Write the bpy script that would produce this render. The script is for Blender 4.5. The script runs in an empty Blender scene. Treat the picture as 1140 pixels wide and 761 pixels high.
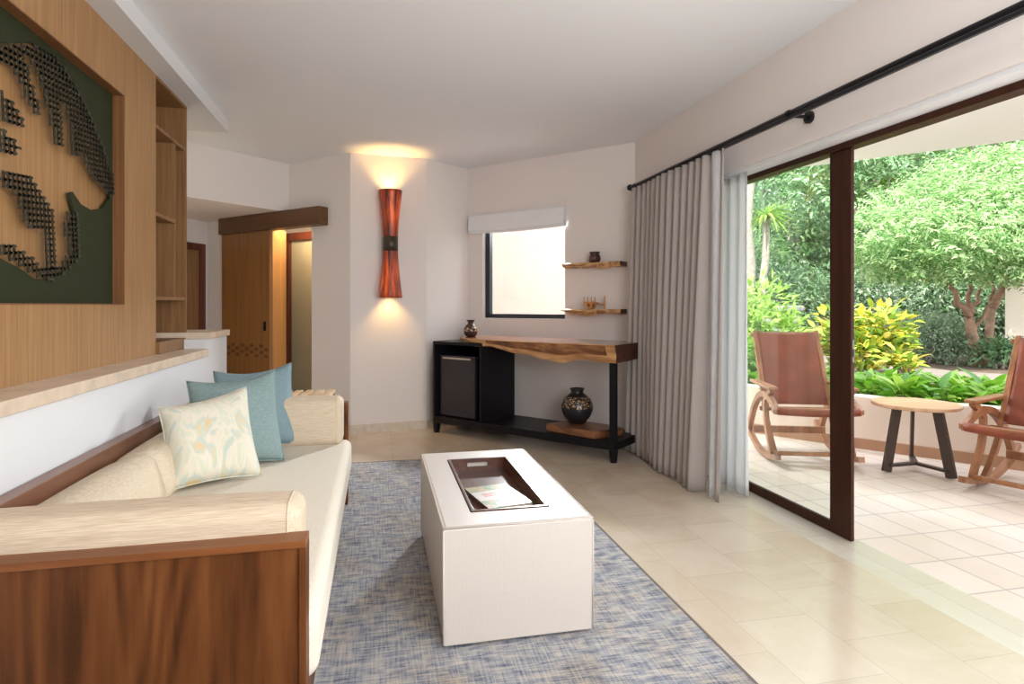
import bpy, bmesh, math, random
import numpy as np
from mathutils import Vector, Matrix
random.seed(7); rng = np.random.default_rng(7)
C = bpy.context.scene.collection
PI = math.pi

# ------------------------------------------------------------------ camera
F_PX = 675.0; EYE = 1.25; YAW = math.atan(150 / F_PX)
cam_d = bpy.data.cameras.new('camera'); cam = bpy.data.objects.new('camera', cam_d); C.objects.link(cam)
cam.location = (0, 0, EYE); cam.rotation_euler = (PI / 2, 0, -YAW)
cam_d.sensor_width = 36; cam_d.lens = F_PX / 1140 * 36; cam_d.shift_y = -40.5 / 1140
cam_d.clip_start = 0.05; cam_d.clip_end = 300
bpy.context.scene.camera = cam
# ------------------------------------------------------------------ view, world, lights
vs = bpy.context.scene.view_settings
vs.view_transform = 'Standard'; vs.look = 'None'; vs.gamma = 1; vs.use_curve_mapping = False; vs.exposure = 0.27
SKY = 3.6; SUN = 8.5
w = bpy.data.worlds.new('world'); bpy.context.scene.world = w; w.use_nodes = True
nt = w.node_tree; bg = nt.nodes['Background']
sky = nt.nodes.new('ShaderNodeTexSky'); sky.sky_type = 'HOSEK_WILKIE'; sky.turbidity = 4; sky.ground_albedo = 0.4
mx = nt.nodes.new('ShaderNodeMix'); mx.data_type = 'RGBA'; mx.inputs[0].default_value = 0.8
nt.links.new(sky.outputs[0], mx.inputs[6]); mx.inputs[7].default_value = (0.93, 0.97, 1.0, 1)
nt.links.new(mx.outputs[2], bg.inputs[0]); bg.inputs[1].default_value = SKY
SUN_TO = Vector((0.50, 0.62, -1.05)).normalized()            # the way the sunlight travels
sky.sun_direction = -SUN_TO
sun_d = bpy.data.lights.new('sun', 'SUN'); sun_d.energy = SUN; sun_d.angle = math.radians(1.5); sun_d.color = (1, .96, .88)
sun = bpy.data.objects.new('sun', sun_d); C.objects.link(sun); sun.rotation_euler = SUN_TO.to_track_quat('-Z', 'Y').to_euler(); sun.location = (0, 0, 12)

def area(name, loc, target, sx, sy, power, col):
    d = bpy.data.lights.new(name, 'AREA'); d.shape = 'RECTANGLE'; d.size = sx; d.size_y = sy; d.energy = power; d.color = col
    o = bpy.data.objects.new(name, d); C.objects.link(o); o.location = loc
    o.rotation_euler = (Vector(target) - Vector(loc)).to_track_quat('-Z', 'Y').to_euler()
    return o
area('added_daylight_door_opening', (2.42, 0.1, 1.1), (0, 1.6, 1.75), 3.2, 2.0, 26, (1.0, .975, .95))  # unseen area lamp added at the opening to fill the room with daylight

area('added_ceiling_bounce_fill', (0.9, -0.5, 1.75), (1.0, 1.6, 2.74), 1.2, 1.2, 70, (.96, .98, 1.0))  # added fill, no real fixture: unseen, brightens the room off the ceiling
area('added_daylight_small_window', (1.92, 7.02, 2.34), (.24, 3.3, .45), .26, .26, 145, (.93, .97, 1.0))  # unseen area lamp added outside the window to throw the ottoman's shadow

# ------------------------------------------------------------------ geometry kit
f = F_PX; h = EYE; H = 2.74
s_, c_ = math.sin(YAW), math.cos(YAW)
def at(px, d, py=340.0):
    u = (px - 570) / f
    return Vector((d * (s_ + u * c_), d * (c_ - u * s_), h - (py - 340) / f * d))
def zpl(px, py, z): return at(px, (z - h) * f / (340 - py), py)
def xpl(px, py, X):
    u = (px - 570) / f; return at(px, X / (s_ + u * c_), py)
def pl(px, py, P, Q):
    u = (px - 570) / f; rx, ry = s_ + u * c_, c_ - u * s_
    dx, dy = Q[0] - P[0], Q[1] - P[1]
    return at(px, (P[0] * (-dy) + dx * P[1]) / (rx * (-dy) + dx * ry), py)

class MB:
    def __init__(self): self.v = []; self.fc = []
    def add(self, vs, fs):
        n = len(self.v); self.v += [tuple(p) for p in vs]; self.fc += [tuple(i + n for i in q) for q in fs]; return self
    def box(self, a, b, M=None):
        x0, y0, z0 = a; x1, y1, z1 = b
        p = [Vector(q) for q in ((x0,y0,z0),(x1,y0,z0),(x1,y1,z0),(x0,y1,z0),(x0,y0,z1),(x1,y0,z1),(x1,y1,z1),(x0,y1,z1))]
        if M is not None: p = [M @ q for q in p]
        return self.add(p, [(0,3,2,1),(4,5,6,7),(0,1,5,4),(1,2,6,5),(2,3,7,6),(3,0,4,7)])
    def prism(self, poly, z0, z1):
        n = len(poly); p = [(x, y, z0) for x, y in poly] + [(x, y, z1) for x, y in poly]
        return self.add(p, [tuple(range(n))[::-1], tuple(range(n, 2 * n))] + [(i, (i + 1) % n, n + (i + 1) % n, n + i) for i in range(n)])
    def wall(self, P, Q, z0, z1, th, out=1):         # vertical slab whose face runs P-Q, thickness to the left (out=1) or right
        P = Vector((P[0], P[1])); Q = Vector((Q[0], Q[1])); d = (Q - P).normalized(); n = Vector((-d.y, d.x)) * out * th
        poly = [P, Q, Q + n, P + n]
        if out < 0: poly = poly[::-1]
        return self.prism([(p.x, p.y) for p in poly], z0, z1)
    def bar(self, p, q, a, b, up=(0, 0, 1)):         # rectangular bar p-q, a wide (sideways), b tall
        p = Vector(p); q = Vector(q); d = (q - p).normalized(); up = Vector(up)
        sd = d.cross(up)
        if sd.length < 1e-4: sd = d.cross(Vector((0, 1, 0)))
        sd.normalize(); u = sd.cross(d).normalized()
        o = [sd * (i * a / 2) + u * (j * b / 2) for i, j in ((-1,-1),(1,-1),(1,1),(-1,1))]
        return self.add([p + e for e in o] + [q + e for e in o], [(3,2,1,0),(4,5,6,7),(0,1,5,4),(1,2,6,5),(2,3,7,6),(3,0,4,7)])
    def sweep(self, pts, rads, n=10, flat=1.0, side=None):
        pts = [Vector(p) for p in pts]; m = len(pts)
        if not hasattr(rads, '__len__'): rads = [rads] * m
        ref = Vector(side) if side else Vector((0.31, 0.2, 0.93)); rings = []
        for i, p in enumerate(pts):
            d = (pts[min(i + 1, m - 1)] - pts[max(i - 1, 0)]).normalized()
            a = (ref - d * ref.dot(d)).normalized(); b = d.cross(a)
            rings.append([p + (a * math.cos(2*PI*k/n) * flat + b * math.sin(2*PI*k/n)) * rads[i] for k in range(n)])
        vs = [q for r in rings for q in r]
        fs = [(i*n+k, i*n+(k+1)%n, (i+1)*n+(k+1)%n, (i+1)*n+k) for i in range(m-1) for k in range(n)]
        fs += [tuple(range(n))[::-1], tuple((m-1)*n+k for k in range(n))]
        return self.add(vs, fs)
    def ribbon(self, pts, wid, thk, side):           # curved flat board: rectangle swept along pts; side = width axis
        pts = [Vector(p) for p in pts]; m = len(pts); sd = Vector(side).normalized(); vs = []
        if not hasattr(thk, '__len__'): thk = [thk] * m
        for i, p in enumerate(pts):
            d = (pts[min(i+1, m-1)] - pts[max(i-1, 0)]).normalized(); u = sd.cross(d).normalized()
            for a, b in ((-1,-1),(1,-1),(1,1),(-1,1)): vs.append(p + sd * (a*wid/2) + u * (b*thk[i]/2))
        fs = [(i*4+k, i*4+(k+1)%4, (i+1)*4+(k+1)%4, (i+1)*4+k) for i in range(m-1) for k in range(4)]
        fs += [(3,2,1,0), tuple((m-1)*4+k for k in range(4))]
        return self.add(vs, fs)
    def lathe(self, prof, n=32, c=(0,0,0), squash=1.0):
        vs = [(c[0] + r*math.cos(2*PI*k/n), c[1] + squash*r*math.sin(2*PI*k/n), c[2] + z) for r, z in prof for k in range(n)]
        m = len(prof)
        fs = [(i*n+k, i*n+(k+1)%n, (i+1)*n+(k+1)%n, (i+1)*n+k) for i in range(m-1) for k in range(n)]
        fs += [tuple(range(n))[::-1], tuple((m-1)*n+k for k in range(n))]
        return self.add(vs, fs)
    def rbox(self, a, b, r, n=10, bulge=(0, 0, 0)):  # soft rounded box
        a = Vector(a); b = Vector(b); c = (a + b) / 2; hs = (b - a) / 2
        r = min(r, hs.x * .98, hs.y * .98, hs.z * .98)
        T3 = []
        for q_ in hs:
            e = [1 - r / q_ * (1 - math.tan(PI / 4 * k / 5)) for k in range(5, -1, -1)]; e0 = e[-1]
            T3.append([-k for k in e] + [-e0 + 2 * e0 * i / n for i in range(1, n)] + e[::-1])
        for ax in range(3):
            for sg in (-1, 1):
                tu, tv = T3[(ax+1)%3], T3[(ax+2)%3]; m = len(tu); vs = []
                for u in tu:
                    for v in tv:
                        q = [0, 0, 0]; q[ax] = sg; q[(ax+1)%3] = u; q[(ax+2)%3] = v
                        p = Vector((q[0]*hs.x, q[1]*hs.y, q[2]*hs.z))
                        inner = Vector([max(-(hs[i]-r), min(hs[i]-r, p[i])) for i in range(3)])
                        dd = p - inner
                        if dd.length > 1e-6: p = inner + dd.normalized() * r
                        for i in range(3):
                            j, k = (i+1)%3, (i+2)%3
                            if bulge[i]: p[i] += bulge[i] * (p[i]/hs[i]) * (1-(p[j]/hs[j])**2) * (1-(p[k]/hs[k])**2)
                        vs.append(c + p)
                fs = [(i*m+j, (i+1)*m+j, (i+1)*m+j+1, i*m+j+1) for i in range(m-1) for j in range(m-1)]
                if sg < 0: fs = [q[::-1] for q in fs]
                self.add(vs, fs)
        return self
    def build(self, name, mat, parent=None, world=False, smooth=False, bevel=0, origin=None, merge=False):
        me = bpy.data.meshes.new(name); vs = self.v
        o = bpy.data.objects.new(name, me); C.objects.link(o)
        if parent is not None:
            o.parent = parent
            if world:
                root = parent; Mi = Matrix.Identity(4)
                while root is not None:
                    Mi = Mi @ Matrix.Identity(4); loc = Matrix.Translation(root.location) @ root.rotation_euler.to_matrix().to_4x4()
                    Mi = Mi @ loc.inverted() if root.parent is None else Mi; root = root.parent
                vs = [Mi @ Vector(p) for p in vs]
        elif origin is not False:
            if origin is None:
                A = np.array(vs); lo = A.min(0); hi = A.max(0); origin = ((lo[0]+hi[0])/2, (lo[1]+hi[1])/2, lo[2])
            vs = [Vector(p) - Vector(origin) for p in vs]; o.location = origin
        me.from_pydata([tuple(p) for p in vs], [], self.fc); me.materials.append(mat)
        if merge or bevel:
            bm = bmesh.new(); bm.from_mesh(me); bmesh.ops.remove_doubles(bm, verts=bm.verts, dist=1e-4)
            if merge: bmesh.ops.recalc_face_normals(bm, faces=bm.faces)
            bm.to_mesh(me); bm.free()
        if smooth: me.polygons.foreach_set('use_smooth', [True] * len(me.polygons))
        if bevel:
            m = o.modifiers.new('bevel', 'BEVEL'); m.width = bevel; m.segments = 3; m.limit_method = 'ANGLE'; m.angle_limit = .6
            if not smooth:
                m.harden_normals = False
        me.update(); return o

def tag(o, label=None, cat=None, group=None, kind=None):
    if label: o['label'] = label
    if cat: o['category'] = cat
    if group: o['group'] = group
    if kind: o['kind'] = kind
    return o
def empty(name, loc, label=None, cat=None, group=None, rz=0, kind=None):
    o = bpy.data.objects.new(name, None); C.objects.link(o); o.location = loc; o.rotation_euler = (0, 0, rz)
    o.empty_display_size = .1
    return tag(o, label, cat, group, kind)
def struct(o): return tag(o, kind='structure')
def copy_tree(root, loc, rz, label, group=None):
    r = root.copy(); C.objects.link(r); r.location = loc; r.rotation_euler = (0, 0, rz); r['label'] = label
    if group: r['group'] = group
    for ch in list(root.children):
        c = ch.copy(); C.objects.link(c); c.parent = r
        for g in list(ch.children):
            d = g.copy(); C.objects.link(d); d.parent = c
    return r

# ------------------------------------------------------------------ materials
def new_mat(name):
    m = bpy.data.materials.new(name); m.use_nodes = True; n = m.node_tree
    return m, n, n.nodes['Principled BSDF']
def plain(name, col, rough=.6, metal=0, bump=0, bscale=60, spec=.5, var=0, vscale=4):
    m, n, b = new_mat(name); b.inputs['Base Color'].default_value = (*col, 1); b.inputs['Roughness'].default_value = rough
    b.inputs['Metallic'].default_value = metal; b.inputs['Specular IOR Level'].default_value = spec
    tc = n.nodes.new('ShaderNodeTexCoord')
    if var:
        t = n.nodes.new('ShaderNodeTexNoise'); t.inputs['Scale'].default_value = vscale; t.inputs['Detail'].default_value = 5
        n.links.new(tc.outputs['Object'], t.inputs['Vector'])
        r = n.nodes.new('ShaderNodeValToRGB'); r.color_ramp.elements[0].position = .3; r.color_ramp.elements[1].position = .7
        r.color_ramp.elements[0].color = (*[k*(1-var) for k in col], 1); r.color_ramp.elements[1].color = (*[min(1, k*(1+var)) for k in col], 1)
        n.links.new(t.outputs['Fac'], r.inputs[0]); n.links.new(r.outputs[0], b.inputs['Base Color'])
    if bump:
        t = n.nodes.new('ShaderNodeTexNoise'); t.inputs['Scale'].default_value = bscale; t.inputs['Detail'].default_value = 4
        n.links.new(tc.outputs['Object'], t.inputs['Vector'])
        bp = n.nodes.new('ShaderNodeBump'); bp.inputs['Strength'].default_value = bump; bp.inputs['Distance'].default_value = .01
        n.links.new(t.outputs['Fac'], bp.inputs['Height']); n.links.new(bp.outputs[0], b.inputs['Normal'])
    return m
def wood(name, cols, stretch=(1, 1, .06), scale=14, rough=.4, rings=.35, spec=.5, distort=1.2, freq=26):
    m, n, b = new_mat(name); L = n.links
    tc = n.nodes.new('ShaderNodeTexCoord'); mp = n.nodes.new('ShaderNodeMapping'); mp.inputs['Scale'].default_value = stretch
    L.new(tc.outputs['Object'], mp.inputs[0])
    t1 = n.nodes.new('ShaderNodeTexNoise'); t1.inputs['Scale'].default_value = scale; t1.inputs['Detail'].default_value = 8; t1.inputs['Roughness'].default_value = .62; t1.inputs['Distortion'].default_value = distort * .3
    t2 = n.nodes.new('ShaderNodeTexNoise'); t2.inputs['Scale'].default_value = scale * .28; t2.inputs['Detail'].default_value = 3 if freq < 40 else .5; t2.inputs['Distortion'].default_value = distort
    L.new(mp.outputs[0], t1.inputs['Vector']); L.new(mp.outputs[0], t2.inputs['Vector'])
    mu = n.nodes.new('ShaderNodeMath'); mu.operation = 'MULTIPLY'; mu.inputs[1].default_value = freq
    sn = n.nodes.new('ShaderNodeMath'); sn.operation = 'SINE'
    L.new(t2.outputs['Fac'], mu.inputs[0]); L.new(mu.outputs[0], sn.inputs[0])
    m2 = n.nodes.new('ShaderNodeMath'); m2.operation = 'MULTIPLY_ADD'; m2.inputs[1].default_value = rings * .35
    L.new(sn.outputs[0], m2.inputs[0]); L.new(t1.outputs['Fac'], m2.inputs[2])
    r = n.nodes.new('ShaderNodeValToRGB'); cr = r.color_ramp
    cr.elements[0].position = .28; cr.elements[1].position = .74
    cr.elements[0].color = (*cols[0], 1); cr.elements[1].color = (*cols[-1], 1)
    if len(cols) > 2: e = cr.elements.new(.5); e.color = (*cols[1], 1)
    L.new(m2.outputs[0], r.inputs[0]); L.new(r.outputs[0], b.inputs['Base Color'])
    b.inputs['Roughness'].default_value = rough; b.inputs['Specular IOR Level'].default_value = spec
    bp = n.nodes.new('ShaderNodeBump'); bp.inputs['Strength'].default_value = .08; bp.inputs['Distance'].default_value = .004
    L.new(m2.outputs[0], bp.inputs['Height']); L.new(bp.outputs[0], b.inputs['Normal'])
    return m
def fabric(name, c1, c2, scale=(300, 300, 40), rough=.9, bump=.25):
    m, n, b = new_mat(name); L = n.links
    tc = n.nodes.new('ShaderNodeTexCoord'); mp = n.nodes.new('ShaderNodeMapping'); mp.inputs['Scale'].default_value = scale
    L.new(tc.outputs['Object'], mp.inputs[0])
    t = n.nodes.new('ShaderNodeTexNoise'); t.inputs['Scale'].default_value = 1; t.inputs['Detail'].default_value = 4
    L.new(mp.outputs[0], t.inputs['Vector'])
    r = n.nodes.new('ShaderNodeValToRGB'); r.color_ramp.elements[0].position = .35; r.color_ramp.elements[1].position = .65
    r.color_ramp.elements[0].color = (*c1, 1); r.color_ramp.elements[1].color = (*c2, 1)
    L.new(t.outputs['Fac'], r.inputs[0]); L.new(r.outputs[0], b.inputs['Base Color'])
    b.inputs['Roughness'].default_value = rough; b.inputs['Specular IOR Level'].default_value = .2
    bp = n.nodes.new('ShaderNodeBump'); bp.inputs['Strength'].default_value = bump; bp.inputs['Distance'].default_value = .003
    L.new(t.outputs['Fac'], bp.inputs['Height']); L.new(bp.outputs[0], b.inputs['Normal'])
    return m
def tiles(name, w_, h_, c1, c2, mortar, rough, msize=.004, rot=PI/2, offset=.5, loc=(0, 0, 0), vein=.5, vscale=2.2, bump=.1, spec=.5, bias=0):
    m, n, b = new_mat(name); L = n.links
    tc = n.nodes.new('ShaderNodeTexCoord'); mp = n.nodes.new('ShaderNodeMapping'); mp.inputs['Rotation'].default_value = (0, 0, rot); mp.inputs['Location'].default_value = loc
    L.new(tc.outputs['Object'], mp.inputs[0])
    br = n.nodes.new('ShaderNodeTexBrick'); br.inputs['Scale'].default_value = 1; br.inputs['Brick Width'].default_value = w_; br.inputs['Row Height'].default_value = h_
    br.inputs['Mortar Size'].default_value = msize; br.inputs['Mortar Smooth'].default_value = .1; br.offset = offset; br.inputs['Bias'].default_value = bias
    br.inputs['Color1'].default_value = (*c1, 1); br.inputs['Color2'].default_value = (*c2, 1); br.inputs['Mortar'].default_value = (*mortar, 1)
    L.new(mp.outputs[0], br.inputs['Vector'])
    t = n.nodes.new('ShaderNodeTexNoise'); t.inputs['Scale'].default_value = vscale; t.inputs['Detail'].default_value = 9; t.inputs['Roughness'].default_value = .65; t.inputs['Distortion'].default_value = .8
    L.new(tc.outputs['Object'], t.inputs['Vector'])
    r = n.nodes.new('ShaderNodeValToRGB'); r.color_ramp.elements[0].position = .35; r.color_ramp.elements[1].position = .62
    r.color_ramp.elements[0].color = (.78, .68, .56, 1); r.color_ramp.elements[1].color = (1, 1, 1, 1)
    L.new(t.outputs['Fac'], r.inputs[0])
    mm = n.nodes.new('ShaderNodeMix'); mm.data_type = 'RGBA'; mm.blend_type = 'MULTIPLY'; mm.inputs[0].default_value = vein
    L.new(br.outputs['Color'], mm.inputs[6]); L.new(r.outputs[0], mm.inputs[7]); L.new(mm.outputs[2], b.inputs['Base Color'])
    b.inputs['Roughness'].default_value = rough; b.inputs['Specular IOR Level'].default_value = spec
    bp = n.nodes.new('ShaderNodeBump'); bp.inputs['Strength'].default_value = bump; bp.inputs['Distance'].default_value = .003; bp.invert = True
    L.new(br.outputs['Fac'], bp.inputs['Height']); L.new(bp.outputs[0], b.inputs['Normal'])
    return m
def glass(name, tint=(.95, .98, .96), refl=.9):
    m = bpy.data.materials.new(name); m.use_nodes = True; n = m.node_tree; n.nodes.remove(n.nodes['Principled BSDF'])
    out = n.nodes['Material Output']; t = n.nodes.new('ShaderNodeBsdfTransparent'); t.inputs[0].default_value = (*tint, 1)
    g = n.nodes.new('ShaderNodeBsdfGlossy'); g.inputs['Roughness'].default_value = .02; g.inputs[0].default_value = (refl, refl, refl, 1)
    fr = n.nodes.new('ShaderNodeMath'); fr.operation = 'MULTIPLY_ADD'; lw = n.nodes.new('ShaderNodeLayerWeight'); lw.inputs[0].default_value = .5; pw = n.nodes.new('ShaderNodeMath'); pw.operation = 'POWER'; pw.inputs[1].default_value = 4.5; n.links.new(lw.outputs['Facing'], pw.inputs[0]); n.links.new(pw.outputs[0], fr.inputs[0]); fr.inputs[1].default_value = .75; fr.inputs[2].default_value = .035; mxs = n.nodes.new('ShaderNodeMixShader')
    n.links.new(fr.outputs[0], mxs.inputs[0]); n.links.new(t.outputs[0], mxs.inputs[1]); n.links.new(g.outputs[0], mxs.inputs[2]); n.links.new(mxs.outputs[0], out.inputs[0])
    return m
def leafmat(name, stops, trans=.35, rough=.5, spec=.4):
    m, n, b = new_mat(name); L = n.links
    ge = n.nodes.new('ShaderNodeNewGeometry'); r = n.nodes.new('ShaderNodeValToRGB'); cr = r.color_ramp
    cr.elements[0].position = 0; cr.elements[0].color = (*stops[0], 1); cr.elements[1].position = 1; cr.elements[1].color = (*stops[-1], 1)
    for i, c in enumerate(stops[1:-1]): e = cr.elements.new((i + 1) / (len(stops) - 1)); e.color = (*c, 1)
    L.new(ge.outputs['Random Per Island'], r.inputs[0]); L.new(r.outputs[0], b.inputs['Base Color'])
    b.inputs['Roughness'].default_value = rough; b.inputs['Specular IOR Level'].default_value = spec
    tr = n.nodes.new('ShaderNodeBsdfTranslucent'); L.new(r.outputs[0], tr.inputs[0]); mxs = n.nodes.new('ShaderNodeMixShader'); mxs.inputs[0].default_value = trans
    L.new(b.outputs[0], mxs.inputs[1]); L.new(tr.outputs[0], mxs.inputs[2]); L.new(mxs.outputs[0], n.nodes['Material Output'].inputs[0])
    return m

M_wall = plain('warm_white_plaster', (.76, .70, .665), .85, bump=.03, bscale=90, spec=.2)
M_ceil = plain('ceiling_paint', (.82, .83, .85), .9, spec=.2)
M_white = plain('white_paint', (.72, .725, .74), .8, spec=.2)
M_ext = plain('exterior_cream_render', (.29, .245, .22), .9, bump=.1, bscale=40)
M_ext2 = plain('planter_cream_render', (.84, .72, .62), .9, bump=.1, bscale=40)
M_stone = tiles('travertine_floor', .405, .315, (.65, .56, .455), (.60, .51, .40), (.50, .43, .35), .2, .0016, loc=(.155, 2.25, 0), vein=.5, offset=.5, bump=.05)
M_thresh = tiles('threshold_stone', 1.2, .25, (.66, .62, .55), (.62, .57, .49), (.5, .45, .38), .22, .002, loc=(0, 2.25, 0), vein=.35)
M_terr = tiles('terracotta_terrace_tile', .315, .21, (.74, .66, .60), (.70, .60, .53), (.46, .40, .37), .45, .005, loc=(.125, 2.5, 0), offset=0, vein=.35, vscale=1.2)
M_basestone = plain('beige_stone_trim', (.62, .53, .42), .35, var=.12, vscale=14)
M_ledge = plain('travertine_ledge', (.68, .55, .42), .4, var=.14, vscale=9, bump=.05)
M_terra = plain('terracotta_skirting', (.44, .25, .15), .5, var=.1)
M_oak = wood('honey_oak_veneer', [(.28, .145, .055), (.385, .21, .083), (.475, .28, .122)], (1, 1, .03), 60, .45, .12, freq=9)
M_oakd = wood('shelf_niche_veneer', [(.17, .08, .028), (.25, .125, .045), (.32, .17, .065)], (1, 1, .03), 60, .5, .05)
M_walnut = wood('red_brown_walnut', [(.060, .018, .004), (.125, .040, .010), (.185, .066, .018)], (1, .5, .08), 20, .42, .28, distort=.5, freq=70, spec=.2)
M_walcap = wood('walnut_cap', [(.13, .040, .010), (.20, .066, .018), (.25, .09, .026)], (.06, .5, 1), 16, .35, .2, spec=.3)
M_walrail = wood('walnut_rail', [(.10, .040, .022), (.17, .07, .038), (.22, .10, .055)], (1, .05, 1), 16, .3, .2)
M_door = wood('barn_door_veneer', [(.17, .07, .019), (.24, .105, .030), (.29, .135, .042)], (1, 1, .03), 50, .4, .06)
M_doorlt = wood('orange_jamb_veneer', [(.46, .22, .07), (.58, .30, .10), (.66, .36, .13)], (1, 1, .05), 18, .35, .2)
M_valance = wood('valance_wood', [(.065, .028, .010), (.11, .048, .017), (.15, .066, .025)], (.05, .05, 1), 26, .45, .2)
M_redwood = wood('dark_red_door_frame', [(.07, .018, .008), (.12, .03, .013), (.15, .042, .018)], (1, 1, .08), 18, .35, .2)
M_frame = wood('brown_door_frame', [(.022, .007, .003), (.040, .012, .005), (.058, .018, .008)], (1, 1, .06), 22, .45, .15, spec=.2)
M_black = plain('black_lacquer_wood', (.008, .007, .009), .4, bump=.02, bscale=120, spec=.2)
M_iron = plain('black_metal', (.015, .015, .018), .35, metal=.6)
M_navy = plain('dark_window_frame', (.016, .02, .032), .4)
M_fridge = plain('dark_grey_glass_door', (.028, .026, .032), .2, spec=.3)
M_steel = plain('brushed_steel', (.55, .52, .48), .3, metal=1)
M_lock = plain('grey_lock_metal', (.16, .15, .14), .5, metal=.5)
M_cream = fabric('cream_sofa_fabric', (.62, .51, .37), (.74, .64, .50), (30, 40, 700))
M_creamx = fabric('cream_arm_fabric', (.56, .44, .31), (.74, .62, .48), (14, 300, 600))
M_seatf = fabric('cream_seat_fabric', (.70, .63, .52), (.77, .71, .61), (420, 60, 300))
M_teal = fabric('teal_pillow_fabric', (.20, .285, .285), (.29, .385, .38), (50, 60, 600))
M_teal2 = fabric('blue_teal_pillow_fabric', (.18, .265, .295), (.26, .355, .39), (50, 60, 600))
M_curt = fabric('taupe_curtain_fabric', (.395, .35, .325), (.415, .37, .345), (200, 200, 60), bump=.1)
M_lin = fabric('pale_curtain_lining', (.52, .52, .53), (.62, .62, .63), (120, 120, 14), bump=.1)
M_sheer = leafmat('white_sheer_fabric', [(.86, .86, .87), (.86, .86, .87)], .5, rough=.9, spec=.1)
M_blind = fabric('white_roman_shade', (.72, .72, .73), (.84, .84, .85), (200, 200, 200), bump=.1)
M_glass = glass('door_glass'); M_glassw = glass('window_glass', (.98, .98, .98), .5)
M_leather = plain('russet_leather', (.21, .044, .015), .55, var=.22, vscale=7, bump=.06, bscale=40)
M_chairw = wood('rocker_wood', [(.20, .075, .03), (.33, .14, .06), (.43, .20, .095)], (1, .3, .3), 16, .35, .2)
M_tabtop = wood('patio_table_top', [(.42, .22, .11), (.56, .34, .20), (.66, .44, .28)], (.08, 1, 1), 18, .4, .15)
M_tableg = plain('dark_brown_metal', (.055, .033, .024), .4)
M_soil = plain('soil', (.10, .065, .045), .95, var=.3, vscale=8, bump=.6, bscale=30)
M_path = plain('garden_path', (.21, .175, .155), .95, var=.15, vscale=5, bump=.3, bscale=30)
M_grass = plain('garden_ground_cover', (.10, .17, .05), .95, var=.4, vscale=6, bump=.6, bscale=25)
M_bark = plain('pinkish_brown_bark', (.30, .18, .125), .9, var=.3, vscale=14, bump=.6, bscale=24)
M_barkg = plain('grey_bark', (.36, .31, .27), .9, var=.25, vscale=14, bump=.5, bscale=24)
M_rock = plain('grey_stone_blocks', (.26, .26, .27), .9, var=.4, vscale=14, bump=.8, bscale=18)
M_stem = plain('green_stem', (.14, .22, .06), .6)
# slab with live edge
M_slab = wood('live_edge_top', [(.13, .04, .02), (.22, .08, .035), (.30, .125, .055)], (.35, .35, 1), 10, .13, .5)
M_live = wood('live_edge_bark', [(.30, .13, .05), (.52, .27, .11), (.70, .43, .20)], (.4, .4, 1.6), 7, .45, .35, distort=1.5)
M_heart = wood('live_edge_heartwood', [(.10, .035, .014), (.22, .085, .032), (.42, .20, .075)], (.4, .4, 1.8), 8, .45, .4, distort=1.2)
M_shelf = wood('live_edge_shelf', [(.28, .12, .05), (.52, .29, .12), (.66, .42, .20)], (.6, .6, 2), 14, .5, .6, distort=2)
M_enddk = wood('dark_end_grain', [(.045, .016, .010), (.08, .028, .016), (.11, .04, .022)], (1, 1, 1), 20, .4, .3)
M_plank = wood('chunky_board', [(.12, .045, .018), (.20, .08, .035), (.28, .12, .05)], (.4, .4, 1.6), 14, .35, .4)

def rug_mat():
    m, n, b = new_mat('distressed_rug'); L = n.links
    tc = n.nodes.new('ShaderNodeTexCoord')
    def nz(sc, scale, det=3, rough=.6):
        mp = n.nodes.new('ShaderNodeMapping'); mp.inputs['Scale'].default_value = sc; L.new(tc.outputs['Object'], mp.inputs[0])
        t = n.nodes.new('ShaderNodeTexNoise'); t.inputs['Scale'].default_value = scale; t.inputs['Detail'].default_value = det; t.inputs['Roughness'].default_value = rough
        L.new(mp.outputs[0], t.inputs['Vector']); return t.outputs['Fac']
    def mth(op, a, b_, c=None):
        q = n.nodes.new('ShaderNodeMath'); q.operation = op
        for i, v in enumerate((a, b_, c)):
            if v is None: continue
            if isinstance(v, (int, float)): q.inputs[i].default_value = v
            else: L.new(v, q.inputs[i])
        return q.outputs[0]
    a = nz((8, 130, 1), 1, 4, .7); c = nz((130, 6, 1), 1, 4, .7); big = nz((1, 1, 1), 2.2, 5); d = nz((11, 30, 1), 1, 4)
    sm = mth('ADD', mth('MULTIPLY', a, .36), mth('MULTIPLY', c, .30)); sm = mth('ADD', sm, mth('MULTIPLY', d, .34))
    r = n.nodes.new('ShaderNodeValToRGB'); cr = r.color_ramp
    cr.elements[0].position = .38; cr.elements[0].color = (.085, .095, .13, 1)
    cr.elements[1].position = .62; cr.elements[1].color = (.58, .52, .46, 1)
    for p, col in ((.44, (.185, .20, .25)), (.485, (.29, .305, .345)), (.53, (.41, .395, .38))): e = cr.elements.new(p); e.color = (*col, 1)
    L.new(sm, r.inputs[0])
    r2 = n.nodes.new('ShaderNodeValToRGB'); r2.color_ramp.elements[0].position = .45; r2.color_ramp.elements[1].position = .62
    r2.color_ramp.elements[0].color = (0, 0, 0, 1); r2.color_ramp.elements[1].color = (1, 1, 1, 1); L.new(big, r2.inputs[0])
    mm = n.nodes.new('ShaderNodeMix'); mm.data_type = 'RGBA'; mm.blend_type = 'MULTIPLY'; L.new(mth('MULTIPLY', r2.outputs[0], .5), mm.inputs[0])
    L.new(r.outputs[0], mm.inputs[6]); mm.inputs[7].default_value = (.95, .76, .55, 1)
    L.new(mm.outputs[2], b.inputs['Base Color']); b.inputs['Roughness'].default_value = .95; b.inputs['Specular IOR Level'].default_value = .1
    bp = n.nodes.new('ShaderNodeBump'); bp.inputs['Strength'].default_value = .3; bp.inputs['Distance'].default_value = .004
    L.new(sm, bp.inputs['Height']); L.new(bp.outputs[0], b.inputs['Normal'])
    return m
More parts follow.
